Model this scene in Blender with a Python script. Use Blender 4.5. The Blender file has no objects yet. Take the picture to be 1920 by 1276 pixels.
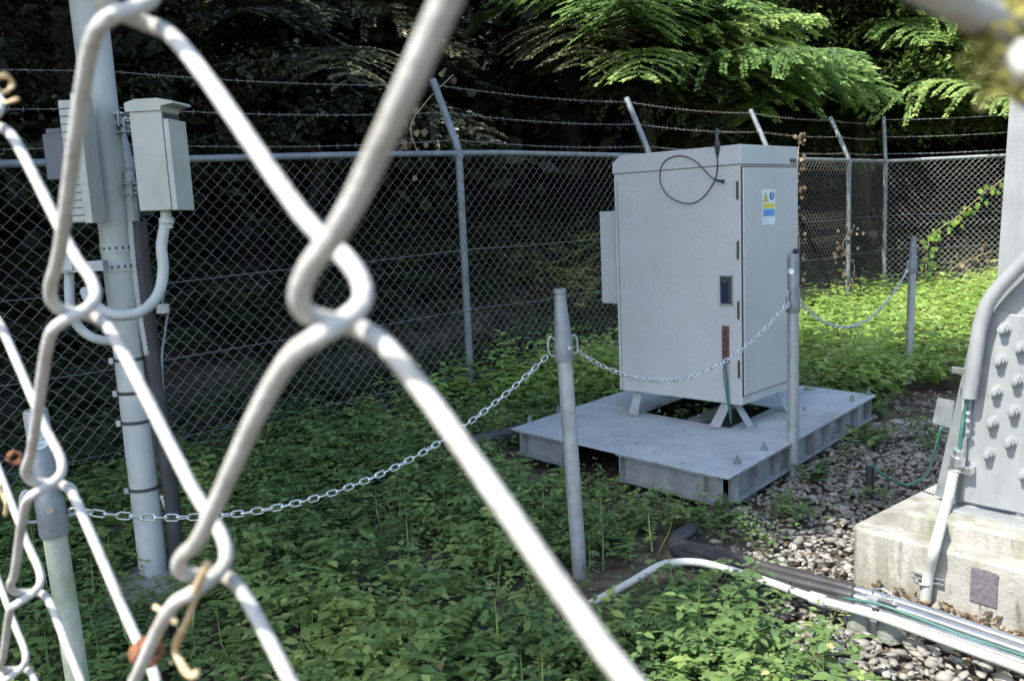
import bpy, math, random
import numpy as np
from mathutils import Vector, Matrix
random.seed(7)
sc = bpy.context.scene
col = sc.collection
rad = math.radians

# ---------------------------------------------------------------- camera
F, PITCH, ROLL, EYE = 1650.0, rad(8.2), rad(-2.6), 1.5
CM = Matrix.Rotation(rad(90) - PITCH, 3, 'X') @ Matrix.Rotation(ROLL, 3, 'Z')
cam_d = bpy.data.cameras.new('camera')
cam = bpy.data.objects.new('camera', cam_d)
col.objects.link(cam)
cam_d.sensor_width = 36
cam_d.lens = 36 * F / 1920
cam_d.clip_start = 0.004
cam_d.clip_end = 400
cam.matrix_world = Matrix.Translation((0, 0, EYE)) @ CM.to_4x4()
cam_d.dof.use_dof = True
cam_d.dof.focus_distance = 4.6
cam_d.dof.aperture_fstop = 38
sc.camera = cam

# ---------------------------------------------------------------- sky, sun, exposure
SUN_EL = rad(53)
SUN_H = Vector((-0.80, -0.60, 0)).normalized()
SUND = Vector((SUN_H.x * math.cos(SUN_EL), SUN_H.y * math.cos(SUN_EL), math.sin(SUN_EL)))
w = bpy.data.worlds.new('World'); sc.world = w; w.use_nodes = True
nt = w.node_tree
sky = nt.nodes.new('ShaderNodeTexSky'); sky.sky_type = 'NISHITA'; sky.sun_disc = False
sky.sun_elevation = SUN_EL
sky.sun_rotation = math.atan2(SUN_H.x, SUN_H.y)
sky.dust_density = 1.6; sky.ozone_density = 1.3
bg = nt.nodes['Background']; bg.inputs['Strength'].default_value = 0.15
nt.links.new(sky.outputs[0], bg.inputs[0])
sun_d = bpy.data.lights.new('sun', 'SUN'); sun_d.energy = 2.9; sun_d.angle = rad(0.5); sun_d.color = (1, .955, .88)
sun = bpy.data.objects.new('sun', sun_d); col.objects.link(sun)
sun.rotation_euler = SUND.to_track_quat('Z', 'Y').to_euler()
vs = sc.view_settings
vs.view_transform = 'Standard'; vs.look = 'None'; vs.gamma = 1; vs.exposure = 1.72; vs.use_curve_mapping = False
sc.cycles.max_bounces = 6; sc.cycles.diffuse_bounces = 3; sc.cycles.transmission_bounces = 3; sc.cycles.transparent_max_bounces = 4

# ---------------------------------------------------------------- rays through the lens (for measuring)
def ray(x, y):
    return CM @ Vector(((x - 960) / F, -(y - 638) / F, -1))
def G(x, y, z=0.0):
    d = ray(x, y); return Vector((0, 0, EYE)) + d * ((z - EYE) / d.z)
def W(x, y, d):
    return Vector((0, 0, EYE)) + ray(x, y) * d
def PL(x, y, p, n):
    d = ray(x, y); o = Vector((0, 0, EYE)); return o + d * ((Vector(p) - o).dot(n) / d.dot(n))

# ---------------------------------------------------------------- materials
MATS = {}
def nn(t, kind, **kw):
    n = t.nodes.new(kind)
    for k, v in kw.items():
        if k in n.inputs: n.inputs[k].default_value = v
        else: setattr(n, k, v)
    return n
def ramp(t, fac, stops):
    r = t.nodes.new('ShaderNodeValToRGB')
    while len(r.color_ramp.elements) < len(stops): r.color_ramp.elements.new(0.5)
    for e, (p, c) in zip(r.color_ramp.elements, stops):
        e.position = p; e.color = (*c, 1)
    t.links.new(fac, r.inputs[0]); return r.outputs[0]
def mat(name, stops, scale=6, rough=.55, metal=0, bump=0, bscale=60, detail=6, stretch=(1, 1, 1), spec=.5, extra=None, coat=0):
    if name in MATS: return MATS[name]
    m = bpy.data.materials.new(name); m.use_nodes = True; t = m.node_tree
    p = t.nodes['Principled BSDF']
    g = t.nodes.new('ShaderNodeNewGeometry')
    mp = nn(t, 'ShaderNodeMapping'); mp.inputs['Scale'].default_value = stretch
    t.links.new(g.outputs['Position'], mp.inputs[0])
    n = nn(t, 'ShaderNodeTexNoise', Scale=scale, Detail=detail, Roughness=.6)
    t.links.new(mp.outputs[0], n.inputs['Vector'])
    c = ramp(t, n.outputs[0], stops)
    if extra: c = extra(t, c, mp.outputs[0])
    t.links.new(c, p.inputs['Base Color'])
    p.inputs['Roughness'].default_value = rough; p.inputs['Metallic'].default_value = metal
    p.inputs['Specular IOR Level'].default_value = spec
    if bump:
        b = nn(t, 'ShaderNodeTexNoise', Scale=bscale, Detail=4)
        t.links.new(mp.outputs[0], b.inputs['Vector'])
        bp = nn(t, 'ShaderNodeBump', Strength=bump, Distance=.01)
        t.links.new(b.outputs[0], bp.inputs['Height']); t.links.new(bp.outputs[0], p.inputs['Normal'])
    MATS[name] = m; return m
def two(name, a, b, **kw):
    return mat(name, [(.35, a), (.65, b)], **kw)
def mix_in(color, lo, hi, scale, stretch=(1, 1, 1), amount=1.0):
    def f(t, c, vec):
        mp = nn(t, 'ShaderNodeMapping'); mp.inputs['Scale'].default_value = stretch
        t.links.new(vec, mp.inputs[0])
        n = nn(t, 'ShaderNodeTexNoise', Scale=scale, Detail=5, Roughness=.65)
        t.links.new(mp.outputs[0], n.inputs['Vector'])
        mr = nn(t, 'ShaderNodeMapRange'); mr.inputs[1].default_value = lo; mr.inputs[2].default_value = hi; mr.inputs[4].default_value = amount
        t.links.new(n.outputs[0], mr.inputs[0])
        mx = nn(t, 'ShaderNodeMix', data_type='RGBA')
        t.links.new(mr.outputs[0], mx.inputs[0]); t.links.new(c, mx.inputs[6]); mx.inputs[7].default_value = (*color, 1)
        return mx.outputs[2]
    return f
def chain2(*fs):
    def f(t, c, vec):
        for g in fs: c = g(t, c, vec)
        return c
    return f

M_galv = two('galvanised_steel', (.28, .30, .305), (.38, .40, .405), scale=14, rough=.5, metal=.35, bump=.15, bscale=90)
M_galvd = two('dull_shaded_galvanised_steel', (.15, .17, .18), (.24, .26, .27), scale=10, rough=.55, metal=.35, bump=.15, bscale=70)  # also carries the fence's shade in its darker grey
M_cab = two('cabinet_paint', (.43, .448, .438), (.47, .485, .472), scale=3, rough=.5, bump=.22, bscale=420,
            extra=chain2(mix_in((.25, .27, .275), .54, .64, 210, amount=.85), mix_in((.52, .54, .53), .58, .68, 170, amount=.5), mix_in((.35, .36, .32), .5, .85, 3, (2, 2, .6), amount=.5)))
M_box = two('box_paint', (.33, .345, .30), (.39, .40, .35), scale=8, rough=.5, bump=.12, bscale=200,
            extra=mix_in((.27, .28, .21), .55, .75, 9, (2, 2, .6), amount=.6))
M_pole = two('pole_paint', (.34, .36, .345), (.42, .435, .41), scale=8, rough=.5, bump=.12, bscale=160,
             extra=mix_in((.24, .28, .18), .5, .75, 6, (1, 1, .3), amount=.55))
M_check = two('checker_plate_steel', (.38, .42, .44), (.48, .52, .535), scale=7, rough=.5, metal=.1, bump=1.0, bscale=120,
              extra=mix_in((.24, .245, .24), .55, .75, 3, amount=.6) if 0 else chain2(mix_in((.24, .245, .24), .55, .75, 3, amount=.6), mix_in((.24, .27, .3), .55, .7, 130, amount=.5)))
M_beam = two('beam_steel', (.24, .26, .26), (.36, .38, .385), scale=8, rough=.55, metal=.3, bump=.2,
             extra=mix_in((.15, .12, .09), .55, .75, 6, amount=.6))
M_tower = two('tower_steel', (.23, .245, .25), (.30, .315, .32), scale=5, rough=.5, metal=.15, bump=.08, bscale=200,
              extra=chain2(mix_in((.16, .165, .155), .5, .8, 7, (3, 3, .4), amount=.6), mix_in((.2, .13, .08), .64, .72, 14, (1, 1, .3), amount=.4)))
M_mesh = two('shaded_weathered_mesh_wire', (.17, .16, .145), (.29, .28, .26), scale=12, rough=.6, metal=.2)  # darkened in colour to stand for the long fence's shade
M_meshl = two('sunlit_mesh_wire', (.42, .42, .4), (.55, .55, .52), scale=12, rough=.6)  # paler copy of the mesh wire, sunlight put into its colour
M_wire = two('coated_wire', (.37, .365, .335), (.49, .485, .455), scale=160, rough=.6, spec=.3, bump=.15, bscale=900,
             extra=chain2(mix_in((.20, .165, .10), .5, .75, 110, amount=.5), mix_in((.12, .10, .07), .6, .68, 500, amount=.5)))
M_black = two('black_rubber', (.02, .02, .024), (.04, .04, .045), rough=.45)
M_duct = two('dark_corrugated_duct', (.02, .02, .021), (.045, .043, .045), rough=.5)
M_dark = two('dark_gap', (.03, .035, .035), (.05, .05, .05), rough=.6)
M_white = two('white_plastic', (.34, .36, .33), (.44, .45, .41), scale=10, rough=.4,
              extra=mix_in((.26, .27, .2), .48, .72, 14, amount=.6))
M_chrome = two('bright_zinc', (.6, .61, .62), (.8, .8, .8), scale=30, rough=.25, metal=.9)
M_tubeS = two('stainless_tube', (.5, .5, .5), (.62, .62, .62), scale=20, rough=.28, metal=.95)
M_green = two('green_cable', (.03, .11, .09), (.05, .15, .12), rough=.4)
M_rust = two('rust', (.12, .045, .02), (.3, .13, .06), scale=300, rough=.9, bump=.5, bscale=500)
M_moss = two('yellow_moss', (.35, .33, .03), (.55, .5, .12), scale=120, rough=.95, bump=.6, bscale=400)
M_straw = two('dry_stem', (.42, .3, .14), (.62, .5, .32), scale=150, rough=.8, bump=.3, bscale=500)
M_copper = two('brown_gland_plate', (.09, .05, .04), (.15, .085, .06), scale=30, rough=.5)
M_plate = two('grey_name_plate', (.13, .12, .13), (.2, .185, .2), scale=60, rough=.5, metal=.4, bump=.2)
M_blue = two('blue_ink', (.02, .09, .3), (.03, .13, .36), rough=.5)
M_lblue = two('light_blue_print', (.07, .25, .55), (.1, .32, .62), scale=300, rough=.5)
M_yel = two('yellow_print', (.6, .52, .04), (.7, .6, .08), scale=200, rough=.5)
M_lab = two('label_paper', (.6, .68, .7), (.68, .76, .77), scale=50, rough=.4)
M_bark = two('bark', (.015, .011, .008), (.04, .032, .025), scale=14, rough=.9, bump=.8, bscale=30, stretch=(1, 1, .25))
M_conc = two('weathered_concrete', (.25, .243, .215), (.36, .35, .315), scale=5, rough=.85, bump=.45, bscale=70,
             extra=chain2(mix_in((.17, .17, .12), .45, .62, 6, (1.3, 1.3, .3), .85), mix_in((.075, .07, .055), .58, .68, 13, (1.4, 1.4, .3), .75), mix_in((.1, .1, .085), .6, .68, 160, (1, 1, 1), .5),
                          mix_in((.24, .14, .07), .66, .74, 18, amount=.7)))
M_soil = mat('soil_ground', [(.3, (.03, .022, .015)), (.5, (.06, .045, .03)), (.7, (.1, .08, .055))], scale=9, rough=.95, bump=.8, bscale=40)
M_hill = mat('forest_soil', [(.3, (.006, .005, .004)), (.55, (.016, .011, .008)), (.75, (.03, .021, .014))], scale=3, rough=1, bump=.8, bscale=20, spec=.1)

M_mossc = two('mossy_concrete', (.15, .165, .14), (.26, .275, .25), scale=9, rough=.9, bump=.6, bscale=60, extra=mix_in((.07, .10, .04), .48, .66, 9, amount=.8))
def leafmat(name, stops, trans=.25, rough=.45, spec=.35):
    m = bpy.data.materials.new(name); m.use_nodes = True; t = m.node_tree
    p = t.nodes['Principled BSDF']; out = t.nodes['Material Output']
    a = nn(t, 'ShaderNodeAttribute', attribute_name='tone')
    c = ramp(t, a.outputs['Fac'], stops)
    t.links.new(c, p.inputs['Base Color']); p.inputs['Roughness'].default_value = rough
    p.inputs['Specular IOR Level'].default_value = spec
    tr = t.nodes.new('ShaderNodeBsdfTranslucent')
    hs = nn(t, 'ShaderNodeHueSaturation'); hs.inputs['Hue'].default_value = .485; hs.inputs['Value'].default_value = 1.5
    t.links.new(c, hs.inputs['Color']); t.links.new(hs.outputs[0], tr.inputs[0])
    mx = nn(t, 'ShaderNodeMixShader'); mx.inputs[0].default_value = trans
    t.links.new(p.outputs[0], mx.inputs[1]); t.links.new(tr.outputs[0], mx.inputs[2]); t.links.new(mx.outputs[0], out.inputs[0])
    return m
M_weed = leafmat('weed_leaves', [(0, (.075, .13, .05)), (.4, (.13, .21, .07)), (.75, (.20, .29, .09)), (.93, (.32, .40, .12)), (1, (.42, .38, .18))], trans=.4)
M_sunleaf = leafmat('sunlit_leaves', [(0, (.13, .23, .05)), (.5, (.23, .35, .08)), (1, (.36, .45, .15))], trans=.35)  # sunlight on the far growth is put into this paler green
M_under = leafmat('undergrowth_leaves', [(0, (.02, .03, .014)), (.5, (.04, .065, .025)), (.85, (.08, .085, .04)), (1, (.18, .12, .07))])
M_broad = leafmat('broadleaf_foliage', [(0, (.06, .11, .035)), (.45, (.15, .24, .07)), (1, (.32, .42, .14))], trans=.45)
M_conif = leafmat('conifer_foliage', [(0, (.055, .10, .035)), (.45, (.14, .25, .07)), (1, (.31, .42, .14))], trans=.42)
M_deep = leafmat('deep_shade_foliage', [(0, (.014, .014, .009)), (.6, (.028, .036, .018)), (.93, (.06, .075, .03)), (1, (.12, .12, .07))], trans=.15)  # dark copy of the foliage, the wood's shade put into its colour
M_vine = leafmat('vine_leaves', [(0, (.10, .2, .03)), (1, (.24, .34, .07))], trans=.35)
M_dry = leafmat('dry_leaves', [(0, (.06, .04, .022)), (.6, (.13, .09, .05)), (1, (.24, .18, .1))], trans=.15)
M_stone = leafmat('gravel_stones', [(0, (.15, .14, .12)), (.5, (.22, .208, .178)), (1, (.30, .285, .245))], trans=0, rough=.85)

# ---------------------------------------------------------------- mesh building
WORLD0 = {}
def wloc(o): return WORLD0.get(o.name, Vector((0, 0, 0)))
def tag(o, label, cat, group=None, kind=None):
    if label: o['label'] = label
    if cat: o['category'] = cat
    if group: o['group'] = group
    if kind: o['kind'] = kind
    return o
def thing(name, loc, label, cat, group=None):
    o = bpy.data.objects.new(name, None); col.objects.link(o); o.location = loc; o.empty_display_size = .1
    WORLD0[o.name] = Vector(loc)
    return tag(o, label, cat, group)
class B:
    def __init__(s): s.v = []; s.f = []
    def add(s, vs, fs):
        n = len(s.v); s.v += [tuple(p) for p in vs]; s.f += [tuple(i + n for i in f) for f in fs]; return s
    def hexa(s, p):  # 8 points: bottom loop 0-3, top loop 4-7
        return s.add(p, [(3, 2, 1, 0), (4, 5, 6, 7), (0, 1, 5, 4), (1, 2, 6, 5), (2, 3, 7, 6), (3, 0, 4, 7)])
    def box(s, o, U, V, N, u, v, n):
        o, U, V, N = map(Vector, (o, U, V, N))
        P = lambda a, b, c: o + U * a + V * b + N * c
        return s.hexa([P(u[0], v[0], n[0]), P(u[1], v[0], n[0]), P(u[1], v[1], n[0]), P(u[0], v[1], n[0]),
                       P(u[0], v[0], n[1]), P(u[1], v[0], n[1]), P(u[1], v[1], n[1]), P(u[0], v[1], n[1])])
    def prism(s, pts, ext):  # polygon points (3D) extruded by vector
        n = len(pts); e = Vector(ext); q = [Vector(p) for p in pts]
        return s.add(q + [p + e for p in q], [tuple(range(n))[::-1], tuple(range(n, 2 * n))] + [(i, (i + 1) % n, n + (i + 1) % n, n + i) for i in range(n)])
    def tube(s, pts, r, k=10, closed=False, cap=True):
        pts = [Vector(p) for p in pts]; n = len(pts)
        rs = r if isinstance(r, (list, tuple)) else [r] * n
        up = None; rings = []
        for i, p in enumerate(pts):
            a = pts[(i - 1) % n] if closed else pts[max(i - 1, 0)]; b = pts[(i + 1) % n] if closed else pts[min(i + 1, n - 1)]
            t = (b - a).normalized()
            if up is None:
                up = t.cross(Vector((0, 0, 1)))
                if up.length < .1: up = t.cross(Vector((1, 0, 0)))
            up = (up - t * up.dot(t)).normalized(); sd = t.cross(up)
            rings.append([p + (up * math.cos(2 * math.pi * j / k) + sd * math.sin(2 * math.pi * j / k)) * rs[i] for j in range(k)])
        vs = [q for rr in rings for q in rr]; fs = []
        m = n if closed else n - 1
        for i in range(m):
            i2 = (i + 1) % n
            for j in range(k):
                fs.append((i * k + j, i * k + (j + 1) % k, i2 * k + (j + 1) % k, i2 * k + j))
        if cap and not closed: fs += [tuple(range(k))[::-1], tuple((n - 1) * k + j for j in range(k))]
        return s.add(vs, fs)
    def cyl(s, a, b, r, r2=None, k=16): return s.tube([a, b], [r, r if r2 is None else r2], k)
def obj(name, b, m, parent=None, smooth=False, bevel=0, label=None, seg=2):
    me = bpy.data.meshes.new(name)
    off = wloc(parent) if parent else Vector((0, 0, 0))
    me.from_pydata([Vector(p) - off for p in b.v], [], b.f); me.update()
    me.materials.append(m)
    o = bpy.data.objects.new(name, me); col.objects.link(o)
    if parent: o.parent = parent
    WORLD0[o.name] = off
    if smooth:
        me.polygons.foreach_set('use_smooth', [True] * len(me.polygons))
        if smooth == 'auto': me.set_sharp_from_angle(angle=rad(40))
    if bevel:
        md = o.modifiers.new('bevel', 'BEVEL'); md.width = bevel; md.segments = seg; md.limit_method = 'ANGLE'
    if label: o['label'] = label
    return o
def smooth_path(pts, n=6, closed=False):
    P = [Vector(p) for p in pts]; out = []; m = len(P)
    for i in range(m if closed else m - 1):
        g = (lambda k: P[k % m]) if closed else (lambda k: P[min(max(k, 0), m - 1)])
        a, b, c, d = g(i - 1), g(i), g(i + 1), g(i + 2)
        for j in range(n):
            t = j / n
            out.append(.5 * ((2 * b) + (c - a) * t + (2 * a - 5 * b + 4 * c - d) * t * t + (3 * b - a - 3 * c + d) * t ** 3))
    if not closed: out.append(P[-1])
    return out
Z = Vector((0, 0, 1))
def corrugate(path, r, dr=.12, step=.006):
    out = []; rs = []; P = [Vector(p) for p in path]; acc = 0
    for a, b in zip(P[:-1], P[1:]):
        L = (b - a).length; n = max(1, int(L / step))
        for j in range(n):
            out.append(a.lerp(b, j / n)); rs.append(r * (1 + (dr if len(out) % 2 else 0)))
    out.append(P[-1]); rs.append(r); return out, rs

# leaf clouds -------------------------------------------------------------------
LEAF6 = (np.array([(0, 0, 0), (-.26, .3, .05), (-.24, .62, .03), (0, 1, -.12), (.24, .62, .03), (.26, .3, .05), (0, .32, -.02), (0, .66, -.05)]),
         [(0, 6, 1), (1, 6, 7, 2), (2, 7, 3), (0, 5, 6), (5, 4, 7, 6), (4, 3, 7)])
LEAF2 = (np.array([(0, 0, 0), (-.25, .45, .05), (0, 1, -.1), (.25, .45, .05)]), [(0, 3, 2, 1)])
LEAFN = (np.array([(0, 0, 0), (-.19, .5, .02), (0, 1, -.05), (.19, .5, .02)]), [(0, 3, 2, 1)])
BLADE = (np.array([(-.02, 0, 0), (.02, 0, 0), (.016, .5, .02), (-.016, .5, .02), (0, 1, -.08)]), [(0, 1, 2, 3), (3, 2, 4)])
def frames(D, U):
    Y = D / np.linalg.norm(D, axis=1, keepdims=True)
    X = np.cross(Y, U); X /= np.linalg.norm(X, axis=1, keepdims=True) + 1e-9
    return np.stack([X, Y, np.cross(X, Y)], axis=2)   # columns X,Y,Z
def cloud(name, proto, pos, D, U, size, tone, m, parent=None, smooth=False):
    pv, pf = proto; pos = np.asarray(pos, float); N = len(pos)
    R = frames(np.asarray(D, float), np.asarray(U, float))
    V = np.einsum('nij,kj->nki', R, pv) * np.asarray(size)[:, None, None] + pos[:, None, :]
    off = np.array(wloc(parent)) if parent else np.zeros(3)
    V = (V - off).reshape(-1, 3); k = len(pv)
    lens = np.array([len(f) for f in pf]); flat = np.concatenate([np.array(f) for f in pf])
    LI = (flat[None, :] + (np.arange(N) * k)[:, None]).ravel()
    LT = np.tile(lens, N); LS = np.concatenate([[0], np.cumsum(LT)[:-1]])
    me = bpy.data.meshes.new(name)
    me.vertices.add(len(V)); me.vertices.foreach_set('co', V.astype(np.float32).ravel())
    me.loops.add(len(LI)); me.loops.foreach_set('vertex_index', LI.astype(np.int32))
    me.polygons.add(len(LT)); me.polygons.foreach_set('loop_start', LS.astype(np.int32))
    me.update(calc_edges=True); me.validate()
    at = me.attributes.new('tone', 'FLOAT', 'POINT'); at.data.foreach_set('value', np.repeat(np.asarray(tone, np.float32), k))
    if smooth: me.polygons.foreach_set('use_smooth', [True] * len(me.polygons))
    me.materials.append(m)
    o = bpy.data.objects.new(name, me); col.objects.link(o)
    if parent: o.parent = parent
    WORLD0[o.name] = Vector(off)
    return o

# ================================================================ SETTING
rng = np.random.default_rng(5)
def fbm(x, y, s=1.0):
    return (np.sin(x * 1.7 * s + 1.3) * np.cos(y * 1.3 * s + .4) + .5 * np.sin(x * 3.9 * s + y * 2.7 * s) + .3 * np.sin(y * 6.1 * s - x * 5.3 * s + 2)) / 1.8
# long fence line data (needed for the hill too)
FA = Vector((-.355, 7.125, 0)); FC = Vector((5.46, 12.80, 0))
FD = (FC - FA).normalized(); FO = Vector((-FD.y, FD.x, 0))       # along, outward
def hill_z(x, y):
    s = (x - FA.x) * FO.x + (y - FA.y) * FO.y       # distance beyond long fence
    s2 = y - 13.3 + .12 * x
    d = np.maximum(0, np.where(s > 0, s, 0)); d = np.where(x > FC.x, np.maximum(0, s2), d)
    return np.maximum(0, d - 1.2) * .42 + np.where(d > 1.2, .15 * fbm(x, y, .8), 0)
def grid(name, x0, x1, y0, y1, n, zf, m, kind):
    xs = np.linspace(x0, x1, n); ys = np.linspace(y0, y1, n); X, Y = np.meshgrid(xs, ys)
    Zz = zf(X, Y); b = B(); b.v = list(zip(X.ravel(), Y.ravel(), Zz.ravel()))
    b.f = [(j * n + i, j * n + i + 1, (j + 1) * n + i + 1, (j + 1) * n + i) for j in range(n - 1) for i in range(n - 1)]
    o = obj(name, b, m, smooth=True); tag(o, None, None, kind='structure'); return o
grid('ground', -60, 60, -40, 60, 160, lambda X, Y: -.02 + .012 * fbm(X, Y, 1.3) + hill_z(X, Y), M_soil, 's')
bpy.data.objects['ground'].data.materials.clear()
def ground_mat():
    m = bpy.data.materials.new('ground_soil_and_forest_floor'); m.use_nodes = True; t = m.node_tree; p = t.nodes['Principled BSDF']
    g = t.nodes.new('ShaderNodeNewGeometry')
    n = nn(t, 'ShaderNodeTexNoise', Scale=9, Detail=8); t.links.new(g.outputs['Position'], n.inputs['Vector'])
    a = ramp(t, n.outputs[0], [(.3, (.045, .036, .026)), (.5, (.085, .072, .055)), (.7, (.14, .12, .095))])
    c = ramp(t, n.outputs[0], [(.3, (.010, .007, .005)), (.55, (.022, .016, .011)), (.75, (.045, .033, .022))])
    sp = nn(t, 'ShaderNodeSeparateXYZ'); t.links.new(g.outputs['Position'], sp.inputs[0])
    mr = nn(t, 'ShaderNodeMapRange'); mr.inputs[1].default_value = .1; mr.inputs[2].default_value = .6; t.links.new(sp.outputs[2], mr.inputs[0])
    mx = nn(t, 'ShaderNodeMix', data_type='RGBA'); t.links.new(mr.outputs[0], mx.inputs[0]); t.links.new(a, mx.inputs[6]); t.links.new(c, mx.inputs[7])
    t.links.new(mx.outputs[2], p.inputs['Base Color']); p.inputs['Roughness'].default_value = .95; p.inputs['Specular IOR Level'].default_value = .15
    b = nn(t, 'ShaderNodeTexNoise', Scale=45, Detail=5); t.links.new(g.outputs['Position'], b.inputs['Vector'])
    bp = nn(t, 'ShaderNodeBump', Strength=.8, Distance=.02); t.links.new(b.outputs[0], bp.inputs['Height']); t.links.new(bp.outputs[0], p.inputs['Normal'])
    return m
bpy.data.objects['ground'].data.materials.append(ground_mat())

# platform corners
PZ = .20
pa, pb, pc = G(957, 803, PZ), G(1365, 897, PZ), G(1643, 740, PZ)
pU = (pa - pb); PLU = pU.length; pU.normalize()        # towards the left corner
pV = (pc - pb); PLV = pV.length; pV.normalize()        # towards the right corner
# cabinet
CZ = .35
ca, cb, cc = G(1162, 730, CZ), G(1392, 760, CZ), G(1487, 722, CZ)
cU = (ca - cb); CU = cU.length; cU.normalize(); cV = Vector((-cU.y, cU.x, 0)) * -1
if cV.dot(cc - cb) < 0: cV = -cV
CV = (cc - cb).dot(cV); CH = 1.47
# concrete footing
kU = Vector((.64, -.768, 0)); kV = Vector((.768, .64, 0)); kO = G(1592, 1095, 0)

def inside_rect(x, y, o, U, V, lu, lv, mg=0.0):
    # coordinates in a (possibly skew) basis
    det = U.x * V.y - U.y * V.x
    dx, dy = x - o.x, y - o.y
    a = (dx * V.y - dy * V.x) / det; b = (-dx * U.y + dy * U.x) / det
    return (a > -mg) & (a < lu + mg) & (b > -mg) & (b < lv + mg)
def veg_density(x, y):
    # 1 = thick weeds, 0 = bare gravel
    xb = np.where(y < 3.1, .78, np.where(y < 4.4, .84, 1.15)) + .08 * np.sin(y * 7)
    grav = np.clip((x - xb) / .28, 0, 1) * (y < 5.55 + .2 * np.sin(x * 3)) * (y > 1)
    d = 1 - grav
    for cx, cy, q, wgt in ((1.28, 3.98, .03, .9), (1.02, 3.72, .02, .8), (1.85, 4.95, .03, .6), (1.55, 4.55, .02, .5), (1.1, 4.2, .03, .8), (1.35, 3.6, .012, .6), (2.3, 5.3, .04, .6), (2.75, 5.35, .05, .8), (2.0, 4.6, .01, .5), (1.75, 4.1, .012, .5), (2.5, 4.9, .02, .45)):
        d = np.maximum(d, wgt * np.exp(-((x - cx) ** 2 + (y - cy) ** 2) / q))
    return np.clip(d, 0, 1)
PIPE = [G(1105, 1132), G(1180, 1095), G(1240, 1060), G(1310, 1054), G(1370, 1068), G(1440, 1090), G(1530, 1122), G(1640, 1153), G(1780, 1203), G(1930, 1258), G(2200, 1360)]
DUCT = [G(1262, 1025), G(1330, 1040), G(1450, 1076), G(1590, 1112), G(1700, 1143), G(1920, 1216), G(2200, 1320)]
def near_line(x, y, L):
    d = np.full(np.shape(x), 9.0)
    for a, b in zip(L[:-1], L[1:]):
        ax, ay, bx, by = a.x, a.y, b.x, b.y; l2 = (bx - ax) ** 2 + (by - ay) ** 2
        t = np.clip(((x - ax) * (bx - ax) + (y - ay) * (by - ay)) / l2, 0, 1)
        d = np.minimum(d, np.hypot(x - ax - t * (bx - ax), y - ay - t * (by - ay)))
    return d
def pipe_clear(x, y):
    d1 = near_line(x, y, PIPE); d2 = near_line(x, y, DUCT)
    front = (y < np.interp(x, [p.x for p in PIPE[2:]], [p.y for p in PIPE[2:]]))      # nearer than the pipe: its view must stay open
    return (d2 < .10) | (d1 < np.where(front, .11, .05)) | ((d1 < .34) & front & (np.sin(x * 37) * np.sin(y * 41) > .3))

# ---- gravel (nobody could count it)
def stones(name, X, Y, zz, S, tone, m):
    k = 14
    base = []
    for i in range(k):   # fibonacci sphere lumps, faces by convex hull of a fixed icosahedron
        pass
    import bmesh
    bm = bmesh.new(); bmesh.ops.create_icosphere(bm, subdivisions=1, radius=1)
    pv = np.array([v.co[:] for v in bm.verts]); pf = [tuple(v.index for v in f.verts) for f in bm.faces]; bm.free()
    protos = []
    r2 = np.random.default_rng(3)
    outs = []
    N = len(X); ids = r2.integers(0, 6, N)
    V = np.zeros((N, len(pv), 3))
    for q in range(6):
        v = np.sign(pv) * np.abs(pv) ** .8 * (1 + r2.uniform(-.42, .35, (len(pv), 1))) * np.array([1, r2.uniform(.55, .85), r2.uniform(.3, .55)])
        V[ids == q] = v
    a = r2.uniform(0, 6.28, N); tl = r2.uniform(-.5, .5, N)
    ca_, sa_ = np.cos(a), np.sin(a); ct, st = np.cos(tl), np.sin(tl)
    x0, y0, z0 = V[..., 0], V[..., 1], V[..., 2]
    y1 = y0 * ct[:, None] - z0 * st[:, None]; z1 = y0 * st[:, None] + z0 * ct[:, None]
    x2 = x0 * ca_[:, None] - y1 * sa_[:, None]; y2 = x0 * sa_[:, None] + y1 * ca_[:, None]
    V = np.stack([x2, y2, z1], -1) * S[:, None, None] + np.stack([X, Y, zz], -1)[:, None, :]
    V = V.reshape(-1, 3); nf = len(pf); kk = len(pv)
    LI = (np.array(pf).ravel()[None, :] + (np.arange(N) * kk)[:, None]).ravel()
    me = bpy.data.meshes.new(name)
    me.vertices.add(len(V)); me.vertices.foreach_set('co', V.astype(np.float32).ravel())
    me.loops.add(len(LI)); me.loops.foreach_set('vertex_index', LI.astype(np.int32))
    me.polygons.add(N * nf); me.polygons.foreach_set('loop_start', (np.arange(N * nf) * 3).astype(np.int32))
    me.update(calc_edges=True); me.validate()
    at = me.attributes.new('tone', 'FLOAT', 'POINT'); at.data.foreach_set('value', np.repeat(tone.astype(np.float32), kk))
    me.materials.append(m); o = bpy.data.objects.new(name, me); col.objects.link(o); return o
N = 30000
gx = rng.uniform(.7, 4.2, N); gy = rng.uniform(1.6, 6.6, N)
keep = (rng.random(N) < 1.15 - veg_density(gx, gy)) & ~inside_rect(gx, gy, kO, kU, kV, 3, 3, -.02)
gx, gy = gx[keep], gy[keep]
S = rng.uniform(.007, .021, len(gx)) * (1 + .7 * (rng.random(len(gx)) < .12)) * np.where(gy < 3.2, 1.15, 1)
tag(stones('gravel', gx, gy, S * .35 - .01 + rng.uniform(0, .018, len(gx)), S, rng.random(len(gx)), M_stone),
    'grey crushed stone lying loose around the concrete footing', 'gravel', kind='stuff')

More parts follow.
